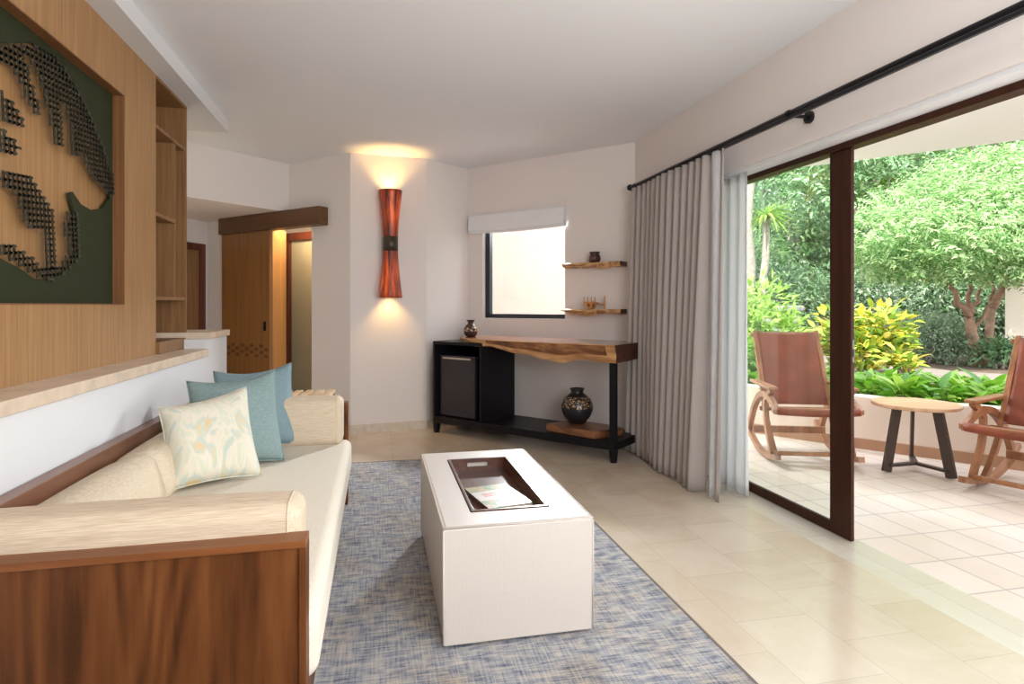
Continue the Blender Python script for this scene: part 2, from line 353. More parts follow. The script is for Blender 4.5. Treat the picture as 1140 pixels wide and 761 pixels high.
M_rug = rug_mat()
def pattern_pillow():
    m, n, b = new_mat('marbled_pillow_fabric'); L = n.links
    tc = n.nodes.new('ShaderNodeTexCoord'); mp = n.nodes.new('ShaderNodeMapping'); mp.inputs['Scale'].default_value = (1, 1, .2); L.new(tc.outputs['Object'], mp.inputs[0])
    t = n.nodes.new('ShaderNodeTexNoise'); t.inputs['Scale'].default_value = 17; t.inputs['Detail'].default_value = 5; t.inputs['Distortion'].default_value = .5
    L.new(mp.outputs[0], t.inputs['Vector'])
    r = n.nodes.new('ShaderNodeValToRGB'); cr = r.color_ramp; cr.elements[0].position = .30; cr.elements[0].color = (.70, .55, .31, 1)
    cr.elements[1].position = .75; cr.elements[1].color = (.42, .58, .62, 1)
    for p, col in ((.38, (.72, .60, .38)), (.42, (.52, .62, .58)), (.46, (.70, .67, .54)), (.53, (.76, .71, .60)), (.60, (.64, .66, .52)), (.66, (.74, .71, .58))): e = cr.elements.new(p); e.color = (*col, 1)
    L.new(t.outputs['Fac'], r.inputs[0]); L.new(r.outputs[0], b.inputs['Base Color']); b.inputs['Roughness'].default_value = .9; b.inputs['Specular IOR Level'].default_value = .15
    return m
M_pat = pattern_pillow()
def leatherette():
    m, n, b = new_mat('white_embossed_leatherette'); L = n.links
    b.inputs['Base Color'].default_value = (.60, .54, .49, 1); b.inputs['Roughness'].default_value = .42
    tc = n.nodes.new('ShaderNodeTexCoord'); sx = n.nodes.new('ShaderNodeSeparateXYZ'); cb = n.nodes.new('ShaderNodeCombineXYZ'); L.new(tc.outputs['Object'], sx.inputs[0])
    for k_, ax_ in enumerate(('X', 'Y')):
        ad = n.nodes.new('ShaderNodeMath'); ad.operation = 'ADD'; L.new(sx.outputs[ax_], ad.inputs[0]); L.new(sx.outputs['Z'], ad.inputs[1]); L.new(ad.outputs[0], cb.inputs[k_])
    mp = n.nodes.new('ShaderNodeMapping'); mp.inputs['Rotation'].default_value = (0, 0, PI/4); L.new(cb.outputs[0], mp.inputs[0])
    t = n.nodes.new('ShaderNodeTexBrick'); t.inputs['Scale'].default_value = 1; t.inputs['Brick Width'].default_value = .022; t.inputs['Row Height'].default_value = .011; t.inputs['Mortar Size'].default_value = .0012; t.inputs['Mortar Smooth'].default_value = 1
    L.new(mp.outputs[0], t.inputs['Vector'])
    bp = n.nodes.new('ShaderNodeBump'); bp.inputs['Strength'].default_value = .22; bp.inputs['Distance'].default_value = .002; bp.invert = True
    L.new(t.outputs['Fac'], bp.inputs['Height']); L.new(bp.outputs[0], b.inputs['Normal']); return m
M_otto = leatherette()

# ------------------------------------------------------------------ room shell
C0 = zpl(322, 183, H); C1 = zpl(390, 170, H); C2 = zpl(475, 177, H); C3 = zpl(521, 188, H); C4 = Vector((2.294, 5.151, H))
def xy(p): return (p[0], p[1])
tW = (Vector(xy(C4)) - Vector(xy(C3))).normalized(); nW = Vector((tW.y, -tW.x)).normalized()
if nW.y > 0: nW = -nW
t2 = (Vector(xy(C1)) - Vector(xy(C0))).normalized()
XR = 2.294; XD = 2.44; XL = -1.14; XP = -1.30

struct(MB().box((XL - .15, -2.9, -.12), (2.25, 8.9, 0)).build('floor', M_stone))
struct(MB().box((2.25, -2.9, -.12), (2.50, 5.0, 0)).build('door_threshold_floor', M_thresh))
struct(MB().prism([(2.50, -2.9), (7.5, -2.9), (7.5, 0.3), (4.60, 3.90), (4.12, 4.57), (3.63, 5.34), (3.0, 6.3), (2.50, 6.3)], -.12, -.004).build('terrace_floor', M_terr))
struct(MB().box((-4.5, -2.9, -.12), (XL - .15, 8.9, -.001)).build('alcove_floor', M_stone))
# ceiling (roof slab)
ceil_poly = [(-3.6, -2.9), (2.45, -2.9), (2.45, 5.2), (C4.x + .12, C4.y + .1), (C3.x + .12, C3.y + .12), (C1.x + .6, C1.y + 1.0), (C1.x + .6, 9.2), (-3.6, 9.2)]
struct(MB().prism(ceil_poly, H, H + .16).build('ceiling', M_ceil))
# back walls
win = dict(L=pl(537.5, 340, C3, C4), R=pl(629, 340, C3, C4), z0=1.118, z1=2.13)
wl, wr = win['L'], win['R']; TH = .16
mb = MB()
mb.wall(C3, wl, 0, H, TH); mb.wall(wr, C4, 0, H, TH); mb.wall(wl, wr, 0, win['z0'], TH); mb.wall(wl, wr, win['z1'], H, TH)
struct(mb.build('wall_back', M_wall))
struct(MB().prism([xy(C1), xy(C2), xy(C3), (C3.x + .12, C3.y + .11), (C3.x + .1, C3.y + .6), (C1.x + .55, C1.y + .95), (C1.x + .1, C1.y + .10)], 0, H).build('wall_pillar', M_wall))
# wall with the sliding wood door
opR = pl(347, 300, C0, C1); opL = pl(262, 300, C0, C1); zop = 2.09
W2e = Vector(xy(C0)) - t2 * 1.75
mb = MB(); mb.wall(opR, C1, 0, H, .14); mb.wall(opL, opR, zop, H, .14); mb.wall(W2e, opL, 0, H, .14)
struct(mb.build('wall_hall', M_wall))
# right wall over and beside the opening
OPY = 4.05
mb = MB(); mb.box((XR, OPY, 0), (XD + .06, 5.17, H)); mb.box((XR, -2.9, 2.14), (XD + .06, OPY, H)); mb.box((XR, -2.9, 0), (XD + .06, -1.6, 2.14))
struct(mb.build('wall_right', M_wall))
# left: half wall, panel wall behind, beam, rear
struct(MB().box((XL - .62, -2.9, 0), (XL, 4.50, .905)).build('wall_left', M_white))
struct(MB().box((XL - .8, 4.50, 0), (XL, 5.07, 1.02)).build('wall_left_end', M_white))
struct(MB().box((-1.80, -2.9, .905), (XP - .30, 4.63, H)).build('wall_left_upper', M_wall))
BZ = 2.64; XB = -1.17
struct(MB().box((-1.80, -2.9, BZ), (XB, 5.26, H + .01)).build('trim_1', M_white))
so = Vector((t2.y, -t2.x)); so = so if so.x < 0 else -so      # soffit runs from C0 away to the left towards the camera side
Sd = (Vector(xy(zpl(208, 157, H))) - Vector(xy(C0))).normalized()
S1 = Vector(xy(C0)) + Sd * 2.9
pS = [xy(C0), tuple(S1), tuple(S1 + Vector((-1.3, 1.3))), tuple(Vector(xy(C0)) + Vector((-1.7, 1.75)))]
struct(MB().prism(pS, 2.236, H + .005).build('wall_soffit', M_wall))
A1 = zpl(245, 250, 2.236); A0 = zpl(208, 243, 2.236)
dA = (Vector(xy(A1)) - Vector(xy(A0))).normalized()
aa = Vector(xy(A0)) - dA * 1.6; ab = Vector(xy(A1)) + dA * .6
struct(MB().wall(aa, ab, 0, 2.4, .12).build('wall_alcove', M_wall))
struct(MB().box((-4.5, -2.9, 0), (-4.4, 8.9, H)).build('wall_far_left', M_wall))
# ledges
def ledge(name, poly, z0, z1): return struct(MB().prism(poly, z0, z1).build(name, M_ledge, bevel=.004))
ledge('trim_2', [(XP - .05, -2.9), (XL + .015, -2.9), (XL + .015, 4.50), (XP - .05, 4.52)], .905, .955)
ledge('trim_3', [(XL - .8, 4.53), (XL + .02, 4.53), (XL + .02, 5.09), (XL - .8, 5.09)], 1.02, 1.065)
# base strips
mb = MB(); mb.wall(C1, C2, 0, .085, .012, -1); mb.wall(C2, C3, 0, .085, .012, -1); struct(mb.build('baseboard_pillar', M_basestone))
mb = MB(); mb.wall(C3, C4, 0, .085, .012, -1); struct(mb.build('baseboard_back', M_basestone))
mb = MB(); mb.wall(opR, C1, 0, .085, .012, -1); struct(mb.build('baseboard_hall', M_basestone))
# rear wall of the room behind the camera, 
mb = MB(); mb.box((-4.5, -2.9, 0), (2.45, -2.75, H))
struct(mb.build('wall_rear', M_wall))

# ------------------------------------------------------------------ small window and shade
W1 = empty('window_1', ((wl.x + wr.x) / 2, (wl.y + wr.y) / 2, win['z0'])); tag(W1, kind='structure')
def off(p, o, z=None): return Vector((p[0] - nW.x * o, p[1] - nW.y * o, p[2] if z is None else z))
P0 = off(wl, .07, 0); P1 = off(wr, .07, 0)
mb = MB()
mb.bar(Vector((P0.x, P0.y, 1.118)) + Vector((tW.x, tW.y, 0)) * .03, Vector((P0.x, P0.y, 2.13)) + Vector((tW.x, tW.y, 0)) * .03, .05, .06, (tW.x, tW.y, 0))
mb.bar((P1.x, P1.y, 1.118), (P1.x, P1.y, 2.13), .05, .03, (tW.x, tW.y, 0))
mb.bar((P0.x, P0.y, 1.140), (P1.x, P1.y, 1.140), .05, .045); mb.bar((P0.x, P0.y, 2.11), (P1.x, P1.y, 2.11), .05, .04)
fr = mb.build('window_frame', M_navy, W1, world=True)
mb = MB(); mb.wall(off(wl, .08), off(wr, .08), 1.12, 2.12, .004); mb.build('window_pane', M_glassw, W1, world=True)
# exterior wall beyond the window
q = off((wl + wr) / 2, 1.9, 0); tw3 = Vector((tW.x, tW.y, 0))
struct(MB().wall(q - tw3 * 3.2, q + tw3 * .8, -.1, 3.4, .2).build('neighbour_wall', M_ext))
# roman shade
bl0 = pl(525.5, 250, C3, C4); bl1 = pl(631.5, 240, C3, C4)
t_ = empty('roman_shade', (*xy((bl0 + bl1) / 2), 2.02), 'white fabric roman shade folded up at the top of the small window', 'shade')
def sh(z, o): return Vector((0, 0, z)), o
mb = MB()
n_ = 30; prof = [(2.205, .015), (2.205, .055), (2.12, .062), (2.06, .075), (2.045, .07), (2.05, .05), (2.035, .058), (2.022, .05), (2.025, .02)]
vs_, fs_ = [], []
for i in range(n_ + 1):
    k = i / n_; p = bl0.lerp(bl1, k)
    for j, (z, o) in enumerate(prof):
        sag = -.012 * math.sin(PI * k) * (1 if j > 2 else 0)
        vs_.append((p.x + nW.x * o, p.y + nW.y * o, z + sag))
m_ = len(prof)
for i in range(n_):
    for j in range(m_): fs_.append((i*m_+j, i*m_+(j+1)%m_, (i+1)*m_+(j+1)%m_, (i+1)*m_+j))
fs_ += [tuple(range(m_))[::-1], tuple(n_*m_ + j for j in range(m_))]
mb.add(vs_, fs_).build('shade_fabric', M_blind, t_, world=True)
mb = MB(); mb.bar(Vector((bl0.x + nW.x*.02, bl0.y + nW.y*.02, 2.215)), Vector((bl1.x + nW.x*.02, bl1.y + nW.y*.02, 2.215)), .05, .02); mb.build('headrail', M_white, t_, world=True)

# ------------------------------------------------------------------ sliding glass door
D = empty('door_1', (XD, 3.2, 0)); tag(D, kind='structure')
YS0 = 2.735
MB().box((XD - .02, -1.6, 2.085), (XD + .06, OPY, 2.14)).build('head_frame', M_frame, D, world=True)
MB().box((XD, YS0, 0.004), (XD + .022, YS0 + .155, 2.085)).build('door_stile', M_frame, D, world=True, bevel=.004)
MB().box((XD, YS0 + .155, 0.004), (XD + .022, OPY, .065)).build('bottom_rail', M_frame, D, world=True, bevel=.003)
MB().box((XD, OPY - .1, .065), (XD + .022, OPY, 2.085)).build('door_stile', M_frame, D, world=True)
MB().box((XD + .009, YS0 + .155, .065), (XD + .014, OPY - .1, 2.085)).build('glass_pane', M_glass, D, world=True)
hd = MB().box((XD + .006, YS0 - .004, .95), (XD + .017, YS0 + .001, 1.07)); hd = hd.build('lock_plate', M_lock, D, world=True)
MB().box((XD + .008, YS0 - .012, .98), (XD + .014, YS0 - .003, 1.02)).build('latch', M_lock, hd, world=True)
struct(MB().box((XR + .02, -1.6, 2.118), (XD - .02, OPY, 2.141)).build('trim_4', M_white))

# ------------------------------------------------------------------ curtain rod, curtain, sheer
XROD = 2.16; ZROD = 2.283
t_ = empty('curtain_rod', (XROD, 3.0, ZROD), 'long black metal curtain rod on a round wall bracket above the glass door', 'curtain rod')
mb = MB(); mb.sweep([(XROD, -1.2, ZROD), (XROD, 4.95, ZROD)], .013, 16); mb.build('rod', M_iron, t_, world=True, smooth=True)
mb = MB(); mb.box((XROD - .008, -1.2, ZROD - .034), (XROD + .008, 4.94, ZROD - .018)); mb.build('glider_track', M_iron, t_, world=True)
mb = MB(); mb.lathe([(.022, -.02), (.026, -.01), (.026, .015), (.018, .025)], 16); 
for i, v in enumerate(mb.v): mb.v[i] = (XROD + v[0], 4.955 + v[2], ZROD + v[1])
mb.build('finial', M_iron, t_, world=True, smooth=True)
for yb in (2.86, 4.86):
    mb = MB(); mb.sweep([(XR - .001, yb, ZROD - .012), (XR - .018, yb, ZROD - .012)], .034, 20)
    mb.sweep([(XR - .01, yb, ZROD - .012), (XROD, yb, ZROD - .012)], .010, 12)
    mb.sweep([(XROD, yb - .012, ZROD), (XROD, yb + .012, ZROD)], .017, 16)
    mb.build('wall_bracket', M_iron, t_, world=True)

def curtain(path, z0, z1f, amp0, amp1, waves, nU, nV, th, name, mat, parent, drift=None, phase=0):
    P = [Vector(p) for p in path]; L_ = [0]
    for i in range(1, len(P)): L_.append(L_[-1] + (P[i] - P[i-1]).length)
    def along(s):
        s *= L_[-1]
        for i in range(1, len(P)):
            if s <= L_[i] + 1e-9:
                k = (s - L_[i-1]) / (L_[i] - L_[i-1]); d = (P[i] - P[i-1]).normalized(); return P[i-1].lerp(P[i], k), d
        return P[-1], (P[-1] - P[-2]).normalized()
    mb = MB(); vs = []
    for i in range(nU + 1):
        s = i / nU; p, d = along(s); nn = Vector((-d.y, d.x))
        for j in range(nV + 1):
            k = j / nV; z = z0 + (z1f - z0) * (1 - k)          # k=0 top
            a = amp0 + (amp1 - amp0) * k
            wv = math.sin(2*PI*waves*s + phase + .5*math.sin(7*s + 1.7*k)) * (1 + .3*math.sin(11*s + 2)) + .22*math.sin(4*PI*waves*s + 1 + 2*k)
            q = p + nn * (a * wv) + d * (.35 * a * math.cos(2*PI*waves*s*1.0 + phase))
            if drift: q = q + Vector(drift(s, k))
            zz = z + (.008*math.sin(19*s) if j == nV else 0)
            vs.append((q.x, q.y, zz))
    m = nV + 1
    mb.add(vs, [(i*m+j, (i+1)*m+j, (i+1)*m+j+1, i*m+j+1) for i in range(nU) for j in range(nV)])
    o = mb.build(name, mat, parent, world=parent is not None, smooth=True)
    sm = o.modifiers.new('thickness', 'SOLIDIFY'); sm.thickness = th; sm.offset = 0
    return o
t_ = empty('curtain', (XROD, 4.2, 0), 'long taupe pleated curtain drawn to the left end of the black rod', 'curtain')
curtain([(XROD, 4.90), (XROD - .01, 4.2), (XROD, 3.66)], .012, ZROD - .03, .028, .062, 13, 300, 26, .003, 'curtain_fabric', M_curt, t_, drift=lambda s, k: (-.05*k*(s), .02*k))
curtain([(XROD + .01, 3.66), (XROD - .02, 3.58), (XROD - .0, 3.52)], .01, ZROD - .03, .004, .012, 1.0, 40, 26, .003, 'curtain_lining', M_lin, t_, drift=lambda s, k: (-.03*k, -.01*k))
mb = MB(); 
o = curtain([(XROD + .0, 3.52), (XROD - .01, 3.475)], .004, ZROD - .03, .004, .012, 1, 16, 26, .003, 'curtain_edge', M_curt, t_, drift=lambda s, k: (-.04*k, -.01*k))
t_ = curtain([(2.35, 4.0), (2.35, 3.68), (2.34, 3.50)], .012, 2.125, .012, .028, 4.5, 120, 20, .002, 'sheer_curtain', M_sheer, None)
tag(t_, 'pale white inner curtain bunched between the taupe curtain and the glass door', 'curtain')

# ------------------------------------------------------------------ wood panel with recess, niche shelves
def yx(px, X): return xpl(px, 340, X).y
Y1 = yx(173.5, XP); Y2 = yx(208, XP)
yo = yx(138, XP); zo0 = 1.253; zo1 = xpl(138, 106, XP).z; RD = .075
YN = -1.4
t_ = empty('oak_wall_panel', (XP, 2.0, .955), 'honey oak panelled wall above the travertine ledge with a framed recess and open niche', 'wall panel')
mb = MB(); XQ = XP - .30
mb.box((XP - RD - .02, yo, .955), (XP, Y1, BZ)); mb.box((XP - RD - .02, YN, .955), (XP, yo, zo0)); mb.box((XP - RD - .02, YN, zo1), (XP, yo, BZ))
mb.build('veneer_panel', M_oak, t_, world=True)
mb = MB(); e = .003
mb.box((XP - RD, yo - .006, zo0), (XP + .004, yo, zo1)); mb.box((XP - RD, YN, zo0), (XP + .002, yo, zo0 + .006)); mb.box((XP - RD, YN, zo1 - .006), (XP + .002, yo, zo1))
mb.build('recess_frame', wood('recess_jamb_shaded_wood', [(.14, .055, .018), (.20, .085, .03), (.26, .12, .045)], (1, 1, .03), 60, .45, .05), t_, world=True)  # shade of the recess put into a darker wood colour
mb = MB(); mb.box((XP - RD - .018, YN, zo0), (XP - RD - .002, yo, zo1)); mb.build('recess_back', M_oak, t_, world=True)
# niche
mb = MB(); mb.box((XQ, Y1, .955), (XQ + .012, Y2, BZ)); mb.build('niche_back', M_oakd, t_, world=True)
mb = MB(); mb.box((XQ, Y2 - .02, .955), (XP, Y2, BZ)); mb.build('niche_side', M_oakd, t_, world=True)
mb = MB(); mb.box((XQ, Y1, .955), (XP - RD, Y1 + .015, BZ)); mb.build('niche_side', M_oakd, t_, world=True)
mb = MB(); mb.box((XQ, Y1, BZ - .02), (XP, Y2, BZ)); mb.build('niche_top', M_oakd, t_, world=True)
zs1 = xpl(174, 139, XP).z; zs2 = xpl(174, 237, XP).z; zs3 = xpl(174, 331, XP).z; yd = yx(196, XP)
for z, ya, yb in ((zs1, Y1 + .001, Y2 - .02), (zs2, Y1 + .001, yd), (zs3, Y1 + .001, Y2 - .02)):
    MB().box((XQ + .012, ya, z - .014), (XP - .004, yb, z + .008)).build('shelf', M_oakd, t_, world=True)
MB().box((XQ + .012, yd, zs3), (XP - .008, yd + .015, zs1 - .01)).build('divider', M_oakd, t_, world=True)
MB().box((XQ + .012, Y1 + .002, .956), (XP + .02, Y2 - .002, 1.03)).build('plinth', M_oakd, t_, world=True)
# art panel: olive field and woven lattice
M_olive = plain('olive_painted_panel', (.030, .036, .017), .6, spec=.15)
M_latt = plain('dark_lattice', (.030, .028, .016), .5)
XA = XP - RD + .012
def zp(x, y, o=0): p = xpl(x / 2.927, y / 2.927 + o, XA); return (p.y, p.z)
def zp2(x, y): return zp(x, y, 180)
hole = [zp(-40, 140), zp(0, 140), zp(100, 140), zp(165, 185), zp(240, 290), zp(310, 450), zp(357, 590), zp(352, 640), zp(325, 680), zp(290, 685), zp(255, 665), zp(228, 625), zp(216, 630), zp(233, 690), zp2(243, 230), zp2(240, 320), zp2(200, 355), zp2(150, 385), zp2(100, 380), zp2(50, 345), zp2(0, 320), zp2(-40, 300)]
aw = empty('relief_artwork', (XA, yo - .8, zo0), 'olive green relief artwork with dark woven lattice shapes set in the oak wall recess', 'artwork')
yE = min(p[0] for p in hole)
from mathutils.geometry import tessellate_polygon
ring2 = [(yE, zo1 - .006), (yo - .006, zo1 - .006), (yo - .006, zo0 + .006), (yE, zo0 + .006)] + hole[::-1]
tri = tessellate_polygon([[Vector((y, z, 0)) for y, z in ring2]]); nr_ = len(ring2)
mb = MB(); mb.add([(XA + .012, y, z) for y, z in ring2] + [(XA, y, z) for y, z in ring2],
    [tuple(t) for t in tri] + [tuple(k + nr_ for k in t) for t in tri] + [(k, (k + 1) % nr_, nr_ + (k + 1) % nr_, nr_ + k) for k in range(nr_)])
mb.box((XA, YN, zo0 + .006), (XA + .012, yE + .001, hole[-1][1])); mb.box((XA, YN, hole[0][1]), (XA + .012, yE + .001, zo1 - .006))
mb.build('olive_field', M_olive, aw, world=True)
masks = [[zp(0, 138), zp(100, 140), zp(165, 185), zp(240, 290), zp(310, 450), zp(357, 590), zp(350, 660), zp(320, 620), zp(280, 580), zp(262, 545), zp(250, 505), zp(215, 505), zp(200, 400), zp(185, 330), zp(180, 420), zp(192, 480), zp(160, 478), zp(125, 340), zp(95, 240), zp(75, 195), zp(60, 190), zp(115, 378), zp(82, 370), zp(30, 250), zp(0, 205), zp(-60, 180), zp(-60, 138)],
         [zp(-30, 280), zp(0, 312), zp(58, 388), zp(50, 415), zp(20, 405), zp(-30, 380)], [zp(-30, 415), zp(0, 432), zp(42, 465), zp(35, 502), zp(-30, 500)],
         [zp(-40, 560), zp(20, 560), zp(75, 568), zp(105, 615), zp(150, 680), zp2(156, 240), zp2(165, 330), zp2(150, 385), zp2(130, 385), zp2(118, 230), zp2(60, 212), zp2(32, 130), zp2(0, 90), zp2(-40, 60)],
         [zp2(200, 155), zp2(235, 160), zp2(243, 230), zp2(240, 320), zp2(200, 355), zp2(150, 388), zp2(100, 380), zp2(50, 345), zp2(0, 320), zp2(-40, 300), zp2(-40, 250), zp2(0, 262), zp2(60, 295), zp2(120, 340), zp2(175, 335), zp2(205, 290), zp2(185, 215)]]
def inside(p, poly):
    r = False; j = len(poly) - 1
    for i in range(len(poly)):
        a, b = poly[i], poly[j]
        if (a[1] > p[1]) != (b[1] > p[1]) and p[0] < (b[0]-a[0]) * (p[1]-a[1]) / (b[1]-a[1]) + a[0]: r = not r
        j = i
    return r
pitch = .024; pz_l = .024; py_l = .030; ang = .10; ca, sa = math.cos(ang), math.sin(ang)
for poly in masks:
    mb = MB(); ys = [p[0] for p in poly]; zs = [p[1] for p in poly]; cy, cz = (min(ys)+max(ys))/2, (min(zs)+max(zs))/2
    R = int(max(max(ys)-min(ys), max(zs)-min(zs)) / pitch * .75) + 2; S = {}
    for i in range(-R, R+1):
        for j in range(-R, R+1):
            y = cy + py_l*i*ca - pz_l*j*sa; z = cz + py_l*i*sa + pz_l*j*ca
            if inside((y, z), poly): S[(i, j)] = (y, z)
    for (i, j), (y, z) in S.items():
        for di, dj in ((1, 0), (0, 1)):
            if (i+di, j+dj) in S:
                y2, z2 = S[(i+di, j+dj)]; ey, ez = (y2-y)*.32, (z2-z)*.32; o_ = .003 if (di) else 0
                mb.bar((XA + .024 + o_, y-ey, z-ez), (XA + .024 + o_, y2+ey, z2+ez), .004, .0125 if dj else .0095, (0, 0, 1) if di else (0, 1, 0))
    if S: mb.build('lattice', M_latt, aw, world=True)

# ------------------------------------------------------------------ sliding wood door, valance, doorway
def w2(px, o, z): # point on hall wall plane moved o towards the room
    n2 = Vector((t2.y, -t2.x)); n2 = n2 if n2.y < 0 else -n2
    P = Vector(xy(C0)) + n2 * o; Q = Vector(xy(C1)) + n2 * o; p = pl(px, 340, P, Q); return Vector((p.x, p.y, z))
DV = empty('door_2', w2(275, .05, 0)); tag(DV, kind='structure')
def slab_(name, pxa, pxb, o0, o1, z0, z1, mat, par, bev=0):
    a = w2(pxa, o1, 0); b = w2(pxb, o1, 0); mb = MB(); mb.wall(a, b, z0, z1, abs(o1 - o0), 1); return mb.build(name, mat, par, world=par is not None, bevel=bev)
dp_ = slab_('door_panel', 247, 300, .03, .07, .02, 2.14, M_door, DV)
slab_('pull_handle', 293, 295.5, .07, .078, .98, 1.08, M_iron, dp_)
zi0, zi1 = 0, 0
p_ = w2(270, .07, 0); dd_ = p_.x * s_ + p_.y * c_; zi0 = h - (396.5 - 340) / f * dd_; zi1 = h - (382 - 340) / f * dd_
mb = MB(); a = w2(252, .0715, 0); b = w2(299, .0715, 0)
for r in range(4):
    for k in range(9):
        if (k + r) % 2: continue
        pa = a.lerp(b, (k + .04) / 9); pb = a.lerp(b, (k + .96) / 9); pm = (pa + pb) / 2; zc = zi0 + (r + .5) * (zi1 - zi0) / 4; hz = (zi1 - zi0) / 8.6
        vs = [(pa.x, pa.y, zc)] + [(pa.lerp(pb, u).x, pa.lerp(pb, u).y, zc - hz * 1.15 * math.sin(PI*u)) for u in (.2, .4, .6, .8)] + [(pb.x, pb.y, zc)] + [(pa.lerp(pb, u).x, pa.lerp(pb, u).y, zc + hz * 1.15 * math.sin(PI*u)) for u in (.8, .6, .4, .2)]
        mb.add(vs, [tuple(range(10))])
o = mb.build('inlay_band', M_valance, dp_, world=True); sm = o.modifiers.new('t', 'SOLIDIFY'); sm.thickness = .004; sm.offset = 0
v_ = slab_('door_valance', 243, 354.5, .0, .12, 2.055, 2.235, M_valance, None, .003); tag(v_, 'dark brown wooden valance box over the sliding wood door', 'door valance')
# behind the opening
n2 = Vector((t2.y, -t2.x)); n2 = n2 if n2.y < 0 else -n2
def inn(px, o, z): return w2(px, -o, z)
a = w2(300, -.0, 0); jb = inn(318.5, .34, 0)
jam = MB().wall(a, jb, 0, 2.10, .03, 1); struct(jam.build('door_jamb', M_doorlt))
D3 = empty('door_3', inn(332, .6, 0)); tag(D3, kind='structure')
def bk(name, pxa, pxb, o0, o1, z0, z1, mat, par):
    a = inn(pxa, o0, 0); b = inn(pxb, o0, 0); return MB().wall(a, b, z0, z1, o1 - o0, 1).build(name, mat, par, world=True)
M_frost = plain('frosted_glass_panel', (.50, .50, .36), .35, var=.06, vscale=2)
bk('glass_panel', 321, 372, .62, .64, .03, 2.03, M_frost, D3)
bk('door_frame', 316, 321.5, .58, .66, 0, 2.10, M_redwood, D3)
bk('door_frame', 316, 380, .58, .66, 2.03, 2.12, M_redwood, D3)
struct(MB().wall(inn(230, 1.1, 0), inn(390, 1.1, 0), 0, 2.6, .1).build('wall_hall_rear', M_wall))
struct(MB().prism([xy(inn(230, .15, 0)), xy(inn(400, .15, 0)), xy(inn(400, 1.2, 0)), xy(inn(230, 1.2, 0))][::-1], 2.38, 2.45).build('hall_ceiling', M_doorlt))
pt = bpy.data.lights.new('hall_lamp', 'POINT'); pt.energy = 14; pt.color = (1, .78, .5); pt.shadow_soft_size = .08
o = bpy.data.objects.new('hall_lamp', pt); C.objects.link(o); o.location = inn(333, .32, 2.2)
# alcove door (red frame) seen past the niche
def al(px, o, z):
    n3 = Vector((dA.y, -dA.x)); n3 = n3 if n3.y < 0 else -n3
    P = Vector(xy(A0)) + n3 * o; Q = Vector(xy(A1)) + n3 * o; p = pl(px, 340, P, Q); return Vector((p.x, p.y, z))
D4 = empty('door_4', al(215, .02, 0)); tag(D4, kind='structure')
pz = al(222, .03, 0); dz_ = pz.x * s_ + pz.y * c_; zt = h + (340 - 271) / f * dz_
def alb(name, pa, pb, o, z0, z1, mat): MB().wall(al(pa, o, 0), al(pb, o, 0), z0, z1, o, 1).build(name, mat, D4, world=True)
alb('door_frame', 223, 229, .035, 0, zt, M_redwood); alb('door_frame', 150, 229, .034, zt - .085, zt, M_redwood)
alb('door_panel', 150, 223, .015, 0, zt - .085, M_oakd)

# ------------------------------------------------------------------ wall sconce
cface = (Vector(xy(C2)) - Vector(xy(C1))).normalized(); nC = Vector((cface.y, -cface.x)); nC = nC if nC.y < 0 else -nC
sp = pl(433, 340, C1, C2); sc_base = Vector((sp.x + nC.x * .10, sp.y + nC.y * .10, 0))
def sconce_mat():
    m, n, b = new_mat('amber_red_shade'); L = n.links
    tc = n.nodes.new('ShaderNodeTexCoord'); mp = n.nodes.new('ShaderNodeMapping'); mp.inputs['Scale'].default_value = (26, 26, 1.6); L.new(tc.outputs['Object'], mp.inputs[0])
    t = n.nodes.new('ShaderNodeTexNoise'); t.inputs['Scale'].default_value = 1.3; t.inputs['Detail'].default_value = 6; L.new(mp.outputs[0], t.inputs['Vector'])
    r = n.nodes.new('ShaderNodeValToRGB'); cr = r.color_ramp; cr.elements[0].position = .36; cr.elements[0].color = (.05, .012, .005, 1); cr.elements[1].position = .72; cr.elements[1].color = (.55, .09, .012, 1)
    e = cr.elements.new(.52); e.color = (.24, .03, .008, 1); L.new(t.outputs['Fac'], r.inputs[0]); L.new(r.outputs[0], b.inputs['Base Color'])
    # light from the two bulbs glows through the shade around their heights
    sx = n.nodes.new('ShaderNodeSeparateXYZ'); L.new(tc.outputs['Object'], sx.inputs[0])
    ab = n.nodes.new('ShaderNodeMath'); ab.operation = 'SUBTRACT'; ab.inputs[1].default_value = 0; L.new(sx.outputs['Z'], ab.inputs[0])
    a2 = n.nodes.new('ShaderNodeMath'); a2.operation = 'ABSOLUTE'; L.new(ab.outputs[0], a2.inputs[0])
    mr = n.nodes.new('ShaderNodeValToRGB'); k = mr.color_ramp; k.elements[0].position = .08; k.elements[0].color = (.02, .02, .02, 1); k.elements[1].position = .52; k.elements[1].color = (.35, .35, .35, 1)
    e = k.elements.new(.30); e.color = (1, 1, 1, 1); L.new(a2.outputs[0], mr.inputs[0])
    mu = n.nodes.new('ShaderNodeMath'); mu.operation = 'MULTIPLY'; mu.inputs[1].default_value = .9; L.new(mr.outputs[0], mu.inputs[0])
    L.new(r.outputs[0], b.inputs['Emission Color']); L.new(mu.outputs[0], b.inputs['Emission Strength']); b.inputs['Roughness'].default_value = .4
    return m
zc_s = 1.853; Hh = .525
sc = empty('wall_sconce', (sc_base.x, sc_base.y, zc_s), 'hourglass shaped amber red wall sconce glowing on the narrow pillar', 'wall lamp')
prof = []
for i in range(41):
    k = -1 + 2 * i / 40; prof.append((.070 + .045 * abs(k) ** 1.5, k * Hh))
mb = MB(); n_ = 36
vs = [(r*math.cos(2*PI*k/n_), r*math.sin(2*PI*k/n_), z) for r, z in prof for k in range(n_)]
